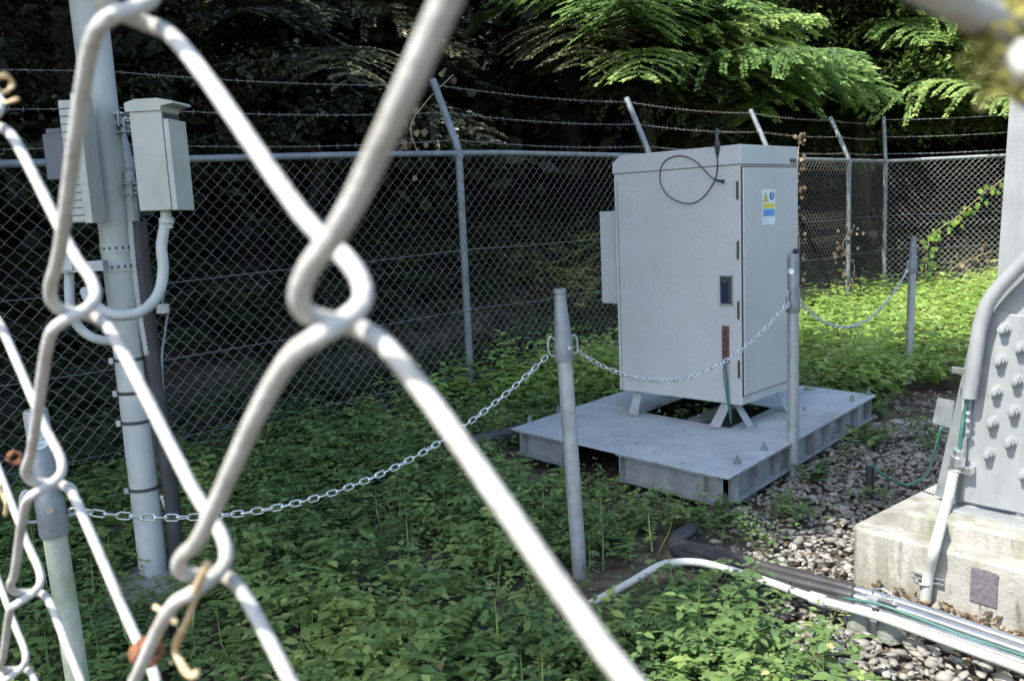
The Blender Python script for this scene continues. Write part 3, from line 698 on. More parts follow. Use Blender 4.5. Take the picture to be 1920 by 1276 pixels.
# front (left) face fittings: helper giving points on the face
cN = -cV
def fp(x, y, off=0.0): return PL(x, y, Vector((cb.x, cb.y, 0)) + cN * (.0 + off), cV)
def frect(b, x0, y0, x1, y1, n0, n1):   # upright rectangle on the front face from two image corners
    p, q = fp(x0, y0), fp(x1, y1); ua = (p - cb).dot(cU); ub_ = (q - cb).dot(cU)
    return cbox(b, (min(ua, ub_), max(ua, ub_)), (-n1, -n0), (min(p.z, q.z), max(p.z, q.z)))
b = B(); frect(b, 1351, 517, 1374, 571, .0005, .006); pn = obj('meter_window', b, M_dark, cab, bevel=.002)
b = B(); frect(b, 1354, 527, 1366, 567, .006, .0075); obj('blue_print', b, two('dim_blue_display', (.008, .014, .035), (.02, .035, .08), scale=120, rough=.3), pn)
b = B()
for (x0, y0, x1, y1) in ((1350, 515, 1375, 518), (1350, 569, 1375, 573), (1350, 515, 1352, 573), (1373, 515, 1375, 573)): frect(b, x0, y0, x1, y1, .0005, .009)
for (x, y) in ((1352, 517), (1373, 517), (1352, 571), (1373, 571), (1352, 544), (1373, 544), (1361, 528)):
    c = fp(x, y); b.cyl(c + cN * .005, c + cN * .013, .0035, k=8)
obj('window_frame', b, M_galv, pn)
b = B(); frect(b, 1354, 610, 1368, 680, .0005, .005); gp = obj('gland_plate', b, M_copper, cab)
for i in range(6):
    c = fp(1359 + (i % 2) * 1.5, 618 + i * 11.2); b = B(); b.tube([c + cN * .004, c + cN * .015 - Z * .004, c + cN * .02 - Z * .012 + cU * -.012], [.009, .008, .006], 8); obj('cable_gland', b, M_copper if i < 5 else M_green, gp, smooth=True)
# side box standing off the left end
b = B(); cbox(b, (CU + .001, CU + .17), (.06, .42), (ZB + .545, ZB + 1.135)); sb = obj('side_box', b, M_cab, cab, bevel=.006)
b = B(); cbox(b, (CU + .01, CU + .035), (.052, .06), (ZB + .61, ZB + .64)); obj('latch', b, M_chrome, sb)
b = B()
b.add([X3(cb, cU, cV, CU - .026, -.0006, ZB + .01), X3(cb, cU, cV, CU - .0225, -.0006, ZB + .01), X3(cb, cU, cV, CU - .0225, -.0006, ZT - .15), X3(cb, cU, cV, CU - .026, -.0006, ZT - .15)], [(0, 1, 2, 3), (3, 2, 1, 0)])
obj('panel_seam', b, M_dark, cab)
# splayed feet
def foot(u, v, du, dv):
    b = B(); p = X3(cb, cU, cV, u, v, ZB - .001); q = X3(cb, cU, cV, u + du, v + dv, PZ + .004)
    wv = cV if abs(du) > abs(dv) else cU
    th = Vector((0, 0, 1)).cross(wv).normalized() * .006
    b.hexa([q - wv * .035, q + wv * .035, q + wv * .035 + th, q - wv * .035 + th, p - wv * .03, p + wv * .03, p + wv * .03 + th, p - wv * .03 + th])
    b.hexa([q - wv * .04 - th * 4, q + wv * .04 - th * 4, q + wv * .04 + th * 4, q - wv * .04 + th * 4] + [x + Z * .006 for x in (q - wv * .04 - th * 4, q + wv * .04 - th * 4, q + wv * .04 + th * 4, q - wv * .04 + th * 4)])
    obj('foot', b, M_galv, cab)
foot(.10, .10, -.10, 0); foot(.12, .04, .05, -.06); foot(CU - .12, .04, .0, -.06); foot(.10, CV - .09, -.1, 0); foot(CU - .08, CV - .08, .08, 0)
b = B(); cbox(b, (.0, .02), (.01, .025), (PZ + .0, ZB)); 
# warning label on the door
def dp(x, y, off=.0125): return PL(x, y, Vector((cb.x, cb.y, 0)) - cU * off, cU)
L00, L10, L11 = dp(1429, 422), dp(1453, 420), dp(1453, 355)
lo = L00; lw = (L10 - L00).dot(cV); lh = L11.z - L00.z
def lbl(u0_, u1_, v0_, v1_, off, m, name, parent):
    b = B(); o = Vector((lo.x, lo.y, lo.z)) - cU * off
    b.add([o + cV * lw * u0_ + Z * lh * v0_, o + cV * lw * u1_ + Z * lh * v0_, o + cV * lw * u1_ + Z * lh * v1_, o + cV * lw * u0_ + Z * lh * v1_], [(0, 1, 2, 3)])
    return obj(name, b, m, parent)
wl = lbl(0, 1, 0, 1, .001, M_lab, 'warning_label', door)
lbl(.07, .95, .47, .62, .002, M_yel, 'yellow_band', wl); lbl(.07, .95, .24, .445, .002, M_lblue, 'blue_band', wl)
b = B(); o = lo - cU * .002
b.add([o + cV * lw * .06 + Z * lh * .66, o + cV * lw * .50 + Z * lh * .66, o + cV * lw * .28 + Z * lh * .96], [(0, 1, 2)])
tri = obj('warning_triangle', b, M_dark, wl)
b = B(); o = lo - cU * .0025
b.add([o + cV * lw * .10 + Z * lh * .675, o + cV * lw * .46 + Z * lh * .675, o + cV * lw * .28 + Z * lh * .93], [(0, 1, 2)]); obj('yellow_field', b, M_yel, wl)
b = B(); o = lo - cU * .003
for zz in (.70, .76, .82): b.add([o + cV * lw * (.25 - .03 * (zz < .75)) + Z * lh * zz, o + cV * lw * .31 + Z * lh * zz, o + cV * lw * .29 + Z * lh * (zz + .045), o + cV * lw * .27 + Z * lh * (zz + .045)], [(0, 1, 2, 3)])
obj('warning_symbol', b, M_dark, wl)
b = B(); o = lo - cU * .002 + cV * lw * .75 + Z * lh * .82
b.add([o + cV * lw * .2 * math.cos(a * .3927) + Z * lh * .13 * math.sin(a * .3927) for a in range(16)], [tuple(range(16))]); obj('notice_disc', b, M_blue, wl)
b = B(); o = o - cU * .001
b.add([o + cV * lw * s * .035 + Z * lh * z for s, z in ((-1, -.03), (1, -.03), (1, .095), (-1, .095))] + [o + cV * lw * s * .035 + Z * lh * z for s, z in ((-1, -.09), (1, -.09), (1, -.055), (-1, -.055))], [(0, 1, 2, 3), (4, 5, 6, 7)]); obj('exclamation_mark', b, M_lab, wl)
b = B()
for i, (z, w_) in enumerate(((.53, .7), (.36, .8), (.30, .75), (.19, .35), (.15, .4), (.08, .45), (.05, .3))):
    o = lo - cU * .003 + cV * lw * .12 + Z * lh * z; n_ = int(w_ * 14)
    for j in range(n_):
        if (j * 7 + i * 3) % 5 == 0: continue
        a = o + cV * lw * j * .055; b.add([a, a + cV * lw * .035, a + cV * lw * .035 + Z * lh * .012, a + Z * lh * .012], [(0, 1, 2, 3)])
obj('small_print', b, M_dark, wl)
# antenna stub and looped cable
tp = fp(1345, 268, .012)
st = thing('antenna_stub', tp, 'short black antenna stub clipped to the front edge of the cabinet top', 'antenna')
b = B(); b.tube([fp(1345, 296, .012), fp(1345, 285, .014), fp(1344.5, 272, .016), fp(1344.5, 270, .016), fp(1344.5, 268, .016), fp(1344, 262, .016), fp(1344, 243, .016), fp(1344, 241, .016)], [.0035, .011, .017, .018, .015, .0105, .0105, .008], 14); obj('antenna_body', b, M_black, st, smooth=True)
b = B(); b.tube(smooth_path([fp(x, y, .012) for x, y in ((1345, 294), (1345, 315), (1341, 335), (1332, 352), (1318, 370), (1298, 381), (1275, 379), (1252, 366), (1239, 345), (1238, 320), (1246, 303), (1262, 294), (1283, 293), (1305, 303), (1322, 320), (1336, 334), (1346, 338), (1352, 339))], 6), .0032, 8)
obj('looped_cable', b, M_black, st, smooth=True)
b = B(); b.tube([fp(1341, 337.5, .012), fp(1353, 339.5, .012), fp(1357, 340.5, .005)], [.004, .009, .013], 10); obj('cable_entry', b, M_black, st, smooth=True)
b = B(); b.tube(smooth_path([fp(1362, 676, .02), fp(1361, 690, .03), fp(1364, 720, .018), fp(1365, 745, .02), fp(1368, 765, .01), fp(1370, 790, .0)], 6), .006, 8)
b.tube(smooth_path([fp(1359, 672, .02), fp(1357, 700, .03), fp(1361, 730, .02), fp(1366, 762, .01), fp(1371, 795, .0)], 6), .004, 8)
tag(obj('earth_cable', b, M_green, None, smooth=True), 'green earth cables hanging down the cabinet front into the platform opening', 'cable')
# plant growing up inside the platform opening
r = np.random.default_rng(9); P = []; D_ = []; U_ = []; S_ = []; T_ = []
for i in range(150):
    u = r.uniform(u0 + .05, u1 - .05); v = r.uniform(v0 + .05, v1 - .05); p = X3(pb, pU, pV, u, v, r.uniform(.05, .24)); P.append(p); a = r.uniform(0, 6.28)
    D_.append((math.cos(a), math.sin(a), -.3)); U_.append((r.uniform(-.5, .5), r.uniform(-.5, .5), 1)); S_.append(r.uniform(.03, .06)); T_.append(r.choice([.2, .4, .9]))
tag(cloud('opening_weeds', LEAF6, P, D_, U_, S_, T_, M_weed), 'weeds growing up through the opening under the cabinet', 'weeds', kind='stuff')

n = 130; uu = rng.uniform(.02, PLU - .02, n); vv_ = rng.uniform(.02, PLV - .02, n); a = rng.uniform(0, 6.28, n)
tag(cloud('fallen_leaves', LEAF2, [X3(pb, pU, pV, uu[i], vv_[i], PZ + .004) for i in range(n)], np.stack([np.cos(a), np.sin(a), .1 + 0 * a], 1), np.stack([rng.uniform(-.3, .3, n), rng.uniform(-.3, .3, n), np.ones(n)], 1),
          rng.uniform(.008, .024, n), rng.random(n), M_dry), 'small dead leaves and needles lying on the platform', 'leaf litter', kind='stuff')
# ================================================================ BOLLARDS AND CHAINS
def frame_for(ax):
    ax = ax.normalized(); s = ax.cross(Vector((0, 1, 0))).normalized(); return s, s.cross(ax) * -1
def bollard(base, top, r, label, style, ring_dirs, sticker=None, tone=M_galv):
    base = Vector(base); top = Vector(top); A = (top - base); H_ = A.length; A.normalize()
    root = thing('chain_bollard', base, label, 'bollard', 'chain bollards round the enclosure')
    P = lambda h: base + A * h
    b = B(); b.tube([P(-.15), P(H_ - .26)], r, 20); obj('post', b, tone, root, smooth='auto')
    b = B()
    if style == 'taper': b.tube([P(H_ - .29), P(H_ - .27), P(H_ - .21), P(H_ - .205), P(H_ - .02), P(H_ - .018), P(H_)], [r * 1.22, r * 1.25, r * 1.22, r * 1.18, r * .72, r * .86, r * .84], 20)
    else: b.tube([P(H_ - .31), P(H_ - .30), P(H_ - .22), P(H_ - .21), P(H_ - .004), P(H_)], [r * 1.18, r * 1.24, r * 1.22, r * 1.02, r * 1.0, r * .9], 20)
    cap = obj('cap', b, M_galvd, root, smooth='auto')
    hr = H_ - .235
    rings = []
    for d in ring_dirs:
        d = Vector(d).normalized(); b = B()
        pts = [P(hr + .03) + d * r * 1.1, P(hr + .045) + d * (r * 1.1 + .015), P(hr + .03) + d * (r * 1.1 + .028), P(hr - .005) + d * (r * 1.1 + .03), P(hr - .03) + d * (r * 1.1 + .022), P(hr - .035) + d * r * 1.1]
        b.tube(smooth_path(pts, 4), .0045, 8); obj('chain_eye', b, M_galv, root, smooth=True); rings.append(P(hr - .022) + d * (r * 1.1 + .026))
        bb = B(); n2 = d.cross(A).normalized(); bb.cyl(P(hr) + n2 * r * 1.15, P(hr) + n2 * (r * 1.15 + .012), .008, k=8); obj('screw', bb, M_chrome, root, smooth='auto')
    if sticker:
        z_, dirn, sr = sticker; dn = (dirn - A * dirn.dot(A)).normalized(); sx = A.cross(dn).normalized()
        def onp(a, h, off): return P(z_ + h) + (dn * math.cos(a / (r * 1.03)) + sx * math.sin(a / (r * 1.03))) * (r * 1.03 + off)
        b = B(); c = len(b.v); pts = [onp(0, 0, .0015)] + [onp(sr * math.cos(t * math.pi / 12), sr * math.sin(t * math.pi / 12), .0015) for t in range(24)]
        b.add(pts, [(0, 1 + t, 1 + (t + 1) % 24) for t in range(24)]); stk = obj('round_sticker', b, M_lab, cap)
        if sr > .018:
            for k, (txt, hh, sz) in enumerate((('NETIS', .009, .0085), ('SHELCOM', -.003, .0085), ('1.2m', -.0155, .0085))):
                if k == 0: txt = 'M.D.'
                if k == 1: txt = 'PROTECTOR'; sz = .0062
                cu = bpy.data.curves.new('t', 'FONT'); cu.body = txt; cu.size = sz; cu.align_x = 'CENTER'; cu.extrude = 0; cu.resolution_u = 2
                to = bpy.data.objects.new('t', cu); col.objects.link(to); dg = bpy.context.evaluated_depsgraph_get(); me = bpy.data.meshes.new_from_object(to.evaluated_get(dg))
                vs = [onp(v.co.x, hh + v.co.y, .003) for v in me.vertices]; fs = [tuple(p.vertices) for p in me.polygons]; bpy.data.objects.remove(to)
                b = B(); b.add(vs, fs); obj('lettering', b, M_dark, stk)
    return rings
def chain(p, q, sag, label, L=.033, wr=.0028, hook_start=False, hook_end=False):
    p = Vector(p); q = Vector(q); root = thing('chain', p, label, 'chain', 'chains hung between the bollards')
    f = lambda t: p.lerp(q, t) - Z * sag * 4 * t * (1 - t) * (1 + .12 * (1 - 2 * t))
    N_ = 400; pts = [f(i / N_) for i in range(N_ + 1)]; tot = sum((b_ - a_).length for a_, b_ in zip(pts[:-1], pts[1:])); n = int(tot / L)
    b = B(); acc = 0; k = 0; marks = [pts[0]]
    for a_, b_ in zip(pts[:-1], pts[1:]):
        acc += (b_ - a_).length
        if acc >= L * len(marks): marks.append(b_)
    for i in range(len(marks) - 1):
        a_, c_ = marks[i], marks[i + 1]; d = (c_ - a_).normalized(); m_ = (a_ + c_) / 2; s = d.cross(Z).normalized(); u = s.cross(d)
        ang = (math.pi / 2 if i % 2 else 0) + .35 + .25 * math.sin(i * 1.7); s, u = s * math.cos(ang) + u * math.sin(ang), u * math.cos(ang) - s * math.sin(ang)
        hl = L * .5 + wr * 1.2; hw = L * .26
        oval = []
        for t in range(6): a = -math.pi / 2 + math.pi * t / 5; oval.append(m_ + d * (hl - hw + hw * math.cos(a)) + s * hw * math.sin(a))
        for t in range(6): a = math.pi / 2 + math.pi * t / 5; oval.append(m_ + d * (-(hl - hw) + hw * math.cos(a)) + s * hw * math.sin(a))
        b.tube(oval, wr, 6, closed=True)
    obj('links', b, M_chrome, root, smooth=True)
    for flag, (a_, c_) in ((hook_start, (marks[0], marks[1])), (hook_end, (marks[-1], marks[-2]))):
        if flag:
            d = (c_ - a_).normalized(); s = d.cross(Z).normalized() * .6 + Z * .5; s.normalize(); b = B(); m_ = a_ + d * .008
            b.tube(smooth_path([m_ + d * x + s * y for x, y in ((-.03, 0), (-.022, .012), (0, .012), (.02, .01), (.028, 0), (.02, -.01), (0, -.012), (-.022, -.012))], 3, closed=True), .0042, 6, closed=True); obj('snap_hook', b, M_chrome, root, smooth=True)
bc = G(1087, 1075); br = G(1487, 893); bf = G(1703, 713)
tc = W(1049, 541, 3.50)
r1 = bollard(bc, tc, .031, 'galvanised bollard with tapered top standing left of the platform', 'taper', [(-1, -.25, 0), (1, .5, 0)])
r2 = bollard(br, br + Z * 1.22, .03, 'galvanised bollard in front of the cabinet door with pale round sticker', 'plain', [(-.7, -.7, 0), (.9, .8, 0)], sticker=(1.13, (Vector((-.8, -1, 0))), .016))
r3 = bollard(bf, bf + Z * 1.17 + Vector((.02, 0, 0)), .03, 'rust-tipped bollard in the sunlit weeds behind the platform', 'taper', [(-.9, -.5, 0)])
b = B(); b.tube([bf + Z * 1.165 + Vector((.02, 0, 0)), bf + Z * 1.19 + Vector((.02, 0, 0))], .018, 10)
bl_t = W(66, 768, 2.05); bl_b = W(190, 1560, 2.28)
bl_b.z = 0
ld = (Vector((0, 0, EYE)) - bl_t); 
r0 = bollard(bl_b, bl_t, .027, 'nearest bollard, algae green with a round white sticker, at the left', 'plain', [(1, .5, 0), (-.9, -.6, 0)], sticker=((bl_t - bl_b).length - .065, Vector((.45, -1, 0)), .0235),
             tone=two('algae_stained_steel', (.30, .33, .26), (.40, .42, .37), scale=9, rough=.6, metal=.1, bump=.2, bscale=90, extra=mix_in((.2, .25, .13), .45, .65, 7, amount=.8)))
chain(r0[0] + Vector((.0, 0, -.005)), r1[0], .21, 'chain sagging from the nearest bollard to the tapered one', hook_start=True, hook_end=False)
chain(r1[1], r2[0], .24, 'chain hanging in front of the cabinet', hook_end=True)
chain(r2[1], r3[0], .27, 'chain behind the cabinet above the sunlit weeds', hook_end=True)

# ================================================================ PAINTED POLE WITH BOXES
pp = lambda x, y, d: W(x, y, d)
pbase = G(292, 1098)
ptop = W(160, -40, 3.42)
root = thing('steel_pole', pbase, 'thick pale painted pole carrying two equipment boxes', 'pole')
ax = (ptop - pbase); PLn = ax.length; ax.normalize()
def pol(h): return pbase + ax * h
b = B(); b.tube([pol(-.3), pol(0), pol(.9), pol(PLn * .62), pol(PLn * .64), pol(PLn * 1.35)], [.058, .058, .058, .060, .066, .07], 28); obj('pole_shaft', b, M_pole, root, smooth='auto')
def h_at(y):   # height along pole for an image row
    best = min(range(0, 400), key=lambda i: abs(proj(pol(i * PLn / 399))[1] - y)); return best * PLn / 399
def proj(p):
    q = CM.transposed() @ (Vector(p) - Vector((0, 0, EYE))); return 960 - F * q.x / q.z, 638 + F * q.y / q.z, -q.z
sx = ax.cross(Vector((0, 1, 0))).normalized()   # to the right in the picture
if sx.x < 0: sx = -sx
sf = sx.cross(ax).normalized()
if sf.y > 0: sf = -sf                           # towards the viewer
for k, y in enumerate((672, 733, 787, 912)):
    h = h_at(y); b = B(); b.tube([pol(h - .007), pol(h + .007)], .0605, 28); bd = obj('strap', b, M_dark, root, smooth='auto')
    b = B(); c = pol(h) - sx * .055 + sf * .03; b.box(c, sx, sf, ax, (-.012, .006), (0, .012), (-.012, .012)); obj('buckle', b, M_galv, bd)
for k, y in enumerate((212, 240, 358, 466, 500)):
    h = h_at(y); b = B(); b.tube([pol(h - .018), pol(h + .018)], .063, 28); bd = obj('clamp_band', b, M_galvd if k < 3 else M_pole, root, smooth='auto')
    b = B()
    for i in range(7):
        a = -1.2 + i * .4; d = sf * math.cos(a) + sx * math.sin(a); c = pol(h) + d * .062; b.box(c, d, ax, d.cross(ax), (0, .0022), (-.006, .006), (-.004, .004))
    obj('band_slots', b, M_dark, bd)
# cable bundle along the back right of the pole
path = [pol(h) + sx * (.094 + .008 * math.sin(h * 4)) - sf * .015 for h in np.linspace(-.05, PLn * .62, 12)]
root_c = thing('cable_duct', path[0], 'dark corrugated duct strapped along the right side of the painted pole', 'duct')
c_, r_ = corrugate(smooth_path(path, 5), .033, .1, .008); b = B(); b.tube(c_, r_, 12); obj('duct_tube', b, M_duct, root_c, smooth=True)
b = B(); b.tube(smooth_path([pol(PLn * q) + sx * (.098 - .02 * q + .02 * math.sin(q * 9)) + sf * .005 for q in (.4, .48, .56, .64, .7)], 6), .017, 12); obj('upper_sleeve', b, M_pole, root_c, smooth=True)
b = B(); b.tube(smooth_path([pol(h_at(930)) + sx * .07, pol(h_at(980)) + sx * .10, pol(h_at(1040)) + sx * .12, pol(-.05) + sx * .2], 6), .012, 10); obj('earth_rod_sleeve', b, M_pole, root_c, smooth=True)
# right box
def box_on(name, label, cx, cy, d, w, h, dep, yaw, cat):
    pass
bx = W(268, 398, 3.42); 
up_ = ax; bxx = (sx * .93 + sf * -.1).normalized(); 
# front face spans image (272..352, 205..395); side face goes back to the pole at x~232
c0 = W(262, 396, 3.38); c1 = W(334, 393, 3.36); c2 = W(258, 388, 3.50)
X_ = (c1 - c0); BW = X_.length; X_.normalize(); Y_ = Vector((-X_.y, X_.x, 0)).normalized()
Hh = (W(258, 203, 3.30) - W(279, 394, 3.38)).length * 1.0
ub = (W(259, 205, 3.33) - c0).normalized()
ub = ax
eb = thing('junction_box', c0, 'pale green-grey electrical box bolted to the right of the painted pole', 'electrical box')
dep = .13
Bq = lambda b, x, y, z: b.box(c0, X_, Y_, ub, x, y, z)
HB = .375
b = B(); Bq(b, (0, BW * .83), (0, dep), (0, HB)); obj('box_body', b, M_box, eb, bevel=.003)
b = B(); Bq(b, (BW * .86, BW), (-.004, dep + .004), (-.002, HB - .035)); dr = obj('door', b, M_box, eb, bevel=.003)
b = B(); Bq(b, (BW * .825, BW * .865), (.004, dep - .004), (.004, HB - .01)); obj('door_gap', b, M_dark, eb)
b = B()
pr = [(-.012, -.004), (BW * .84, -.004), (BW * .86, .012), (BW + .028, .020), (BW + .022, .030), (BW * .75, .042), (.03, .042), (-.012, .030)]
b.prism([c0 + X_ * x + ub * (HB + z) - Y_ * .008 for x, z in pr], Y_ * (dep + .016)); obj('rain_hood', b, M_box, eb, bevel=.002)
gl = c0 + X_ * BW * .5 + Y_ * .05
pts = [gl - ub * .0, gl - ub * .05, gl - ub * .12]
mid = [W(303, 460, 3.42), W(306, 505, 3.42), W(297, 550, 3.40), W(268, 582, 3.36), W(228, 591, 3.33), W(195, 583, 3.33), W(170, 563, 3.36), W(160, 545, 3.4)]
cd = thing('flexible_conduit', gl, 'pale ribbed conduit looping from under the junction box across the pole', 'conduit')
c_, r_ = corrugate(smooth_path([gl - ub * .03] + mid, 8), .0205, .06, .005); b = B(); b.tube(c_, r_, 14); obj('ribbed_tube', b, M_pole, cd, smooth=True)
b = B(); b.tube([gl, gl - ub * .025, gl - ub * .03, gl - ub * .05, gl - ub * .055, gl - ub * .07], [.021, .021, .029, .029, .022, .022], 14); obj('gland_nut', b, M_pole, cd, smooth='auto')
cd = thing('flexible_conduit', W(130, 500, 3.4), 'short pale conduit dropping from the left bracket and curling behind the pole', 'conduit')
c_, r_ = corrugate(smooth_path([W(130, 500, 3.42), W(130, 545, 3.42), W(134, 585, 3.42), W(150, 615, 3.44), W(178, 634, 3.46), W(215, 640, 3.5)], 8), .018, .08, .006); b = B(); b.tube(c_, r_, 14); obj('ribbed_tube', b, M_pole, cd, smooth=True)
b = B(); b.box(W(166, 500, 3.40), sx, sf, ax, (-.095, .07), (-.02, .03), (-.018, .022)); b.box(W(130, 492, 3.40), sx, sf, ax, (-.022, .03), (.03, .042), (-.03, .03))
brk = tag(obj('conduit_bracket', b, M_galv, None, bevel=.002), 'galvanised bracket on the left of the pole holding two conduits', 'bracket')
for h_y, dx in ((225, 0), (240, .02), (358, .02)):
    h = h_at(h_y); b = B(); b.box(pol(h), sx, sf, ax, (.055, .10 + dx), (-.03, .03), (-.022, -.016)); b.box(pol(h), sx, sf, ax, (.055, .10 + dx), (-.03, .03), (.018, .024)); b.box(pol(h), sx, sf, ax, (.078 + dx, .084 + dx), (-.02, .04), (-.03, .03))
    c = pol(h) + sx * (.1 + dx) + sf * .02; b.cyl(c - sx * .02, c + sx * .025, .005, k=8); b.tube([c + sx * .0, c + sx * .01], .011, 6)
    obj('mounting_bracket', b, M_galv, root, bevel=.001)
# louvred box on the left
lc = W(152, 418, 3.33); lt = W(122, 178, 3.25); lu = ax
HL = (lt - lc).length
lX = (W(191, 415, 3.22) - W(150, 415, 3.34)); LWd = .075; lX.z = 0; lX.normalize(); lY = Vector((-lX.y, lX.x, 0))
lb = thing('louvred_box', lc, 'pale box with slotted side fixed to the left of the painted pole', 'equipment box')
lc2 = W(174, 418, 3.30)
b = B(); b.box(lc2, sx, -sf, lu, (-.03, 0), (0, .12), (0, .475)); obj('cover', b, M_box, lb, bevel=.003)
b = B(); b.box(lc2, sx, -sf, lu, (-.085, -.031), (.015, .12), (.005, .455)); bdy = obj('box_body', b, M_box, lb, bevel=.006)
b = B()
for i in range(15): b.box(lc2, sx, -sf, lu, (-.08, -.036), (.0135, .016), (.03 + i * .028, .0335 + i * .028))
obj('slots', b, M_dark, bdy)
b = B(); b.box(lc2, sx, -sf, lu, (-.17, -.09), (.04, .12), (.17, .34)); b.box(lc2, sx, -sf, lu, (-.16, -.1), (.05, .11), (.34, .36)); b.cyl(lc2 - sx * .13 + lu * .17 - sf * .08, lc2 - sx * .12 + lu * .0 - sf * .08, .012, k=10)
tag(obj('radio_unit', b, two('dark_grey_housing', (.07, .075, .09), (.11, .115, .13), rough=.5), None, bevel=.006), 'dark grey radio unit behind the louvred box', 'radio unit')
s0_ = W(305, 578, 3.6); sn = thing('sensor', s0_, 'small white sensor cup on a thin stem beside the painted pole', 'sensor')
b = B(); b.tube([s0_ - Z * .018, s0_ + Z * .018], [.027, .025], 14); obj('cup', b, M_white, sn, smooth='auto')
b = B(); b.tube([s0_ + Z * .018, s0_ + Z * .05 + Vector((.01, 0, 0)), s0_ + Z * .06], .004, 6); b.tube(smooth_path([s0_ - Z * .02 + Vector((.02, 0, 0)), s0_ - Z * .1, s0_ - Z * .3 - Vector((.03, 0, 0)), s0_ - Z * 1.0 - Vector((.02, 0, 0)), Vector((s0_.x, s0_.y, 0))], 4), .005, 6); obj('stem', b, M_galvd, sn)
b = B(); rr = random.Random(4); ring = []
for lay, (rad_, z) in enumerate(((.22, -.02), (.21, .03), (.17, .055), (.06, .065))): ring.append([Vector((pbase.x + .02 + rad_ * math.cos(a * math.pi / 12) * (1 + rr.uniform(-.07, .07)), pbase.y + rad_ * math.sin(a * math.pi / 12) * (1 + rr.uniform(-.07, .07)), z + rr.uniform(-.006, .006))) for a in range(24)])
b.add([v for q in ring for v in q], [(l * 24 + a, l * 24 + (a + 1) % 24, (l + 1) * 24 + (a + 1) % 24, (l + 1) * 24 + a) for l in range(3) for a in range(24)] + [tuple(72 + a for a in range(24))])
tag(obj('pole_footing', b, M_mossc, None, smooth='auto'), 'rough round concrete footing at the foot of the painted pole', 'footing')

# ================================================================ TOWER LEG ON ITS CONCRETE FOOTING
ft = thing('concrete_footing', kO, 'weathered concrete footing block under the tower leg', 'footing')
KZ = .24
kb = lambda b, u, v, z: b.box(Vector((kO.x, kO.y, 0)), kU, kV, Z, u, v, z)
b = B(); c = .03
b.prism([Vector((kO.x, kO.y, -.2)) + kU * u + kV * v for u, v in ((0, c), (c, 0), (2.2, 0), (2.2, 2.2), (0, 2.2))], Z * (KZ + .2)); obj('block', b, M_conc, ft, bevel=.012)
q1 = inv(kO, kU, kV, G(1698, 950, .32)); 
pu0, pv0 = q1
b = B(); kb(b, (pu0, 2.0), (pv0 - .03, 1.9), (KZ - .01, .315)); obj('plinth', b, M_conc, ft, bevel=.012)
def kfp(x, y, off=0): return PL(x, y, kO - kV * off, kV)
b = B(); a1, a2, a3, a4 = [kfp(x, y, .001) for x, y in ((1822, 1061), (1873, 1076), (1869, 1139), (1819, 1124))]
b.prism([a1, a2, a3, a4], -kV * .005); npl = obj('name_plate', b, M_plate, ft)
b = B()
for x, y in ((1824, 1064), (1871, 1078), (1867, 1136), (1821, 1122)): p = kfp(x, y, .006); b.cyl(p, p - kV * .004, .003, k=8)
obj('screw', b, M_chrome, npl)
for x, y in ((1677, 1046), (1895, 1102)):
    b = B(); p = kfp(x, y, -.004); b.tube([p, p - kV * .0055], .0155, 20); b.tube([p - kV * .0055, p - kV * .0065], [.013, .012], 20); obj('form_tie_plug', b, M_conc, ft, smooth='auto')

tb = G(1790, 948, .315)
tw = thing('tower_leg', tb, 'white painted steel tower leg with bolted gusset plates on the concrete footing', 'tower leg')
tN = -kV      # plate normal, towards the viewer
def tp_(x, y, off=0): return PL(x, y, tb + tN * off, kV)
def plate(name, pts, off, th, m, parent, bevel=.003):
    b = B(); b.prism([tp_(x, y, off) for x, y in pts], tN * -th); return obj(name, b, m, parent, bevel=bevel)
# main column (wide flange, leaning right)
plate('column_flange', [(1768, 936), (1905, 960), (2300, 1050), (2300, -500), (1925, -40), (1892, 200), (1866, 560)], -.016, .012, M_tower, tw)
plate('gusset_plate', [(1799, 938), (1960, 972), (2200, 1040), (2200, 690), (1920, 592), (1850, 582)], .0, .014, M_tower, tw)
gs = plate('side_plate', [(1752, 928), (1803, 939), (1857, 583), (1830, 585)], -.012, .010, M_galvd, tw)  # darker steel puts the shade on this strip into its colour
# bolts
def tbolt(x, y, r=.0165):
    p = tp_(x, y, 0); b = B(); b.cyl(p, p + tN * .005, r * 1.35, k=20); b.tube([p + tN * .005, p + tN * .022], r * 1.12, 6); b.cyl(p + tN * .022, p + tN * .038, r * .78, k=14); b.cyl(p + tN * .038, p + tN * .040, r * .5, k=14)
    obj('bolt', b, M_tower, tw, smooth='auto', bevel=.0012)
for (x, y) in ((1884, 616), (1915, 651), (1877, 675), (1908, 713), (1869, 733), (1902, 770), (1862, 791), (1895, 828), (1855, 849), (1922, 886), (1950, 690), (1944, 760), (1938, 830)): tbolt(x, y, .0175)
for (x, y) in ((1838, 942), (1925, 962)):
    p = G(x, y, .318) - kV * .05; b = B(); b.cyl(p, p + Z * .008, .034, k=20); b.tube([p + Z * .008, p + Z * .045], .026, 6); b.cyl(p + Z * .045, p + Z * .085, .016, k=16); obj('anchor_bolt', b, M_tower, tw, smooth='auto', bevel=.002)
b = B(); kk = inv(kO, kU, kV, G(1790, 948, .315)); kb(b, (kk[0] - .04, 1.8), (kk[1] - .07, 1.7), (.312, .322)); obj('base_plate', b, M_tower, tw, bevel=.002)
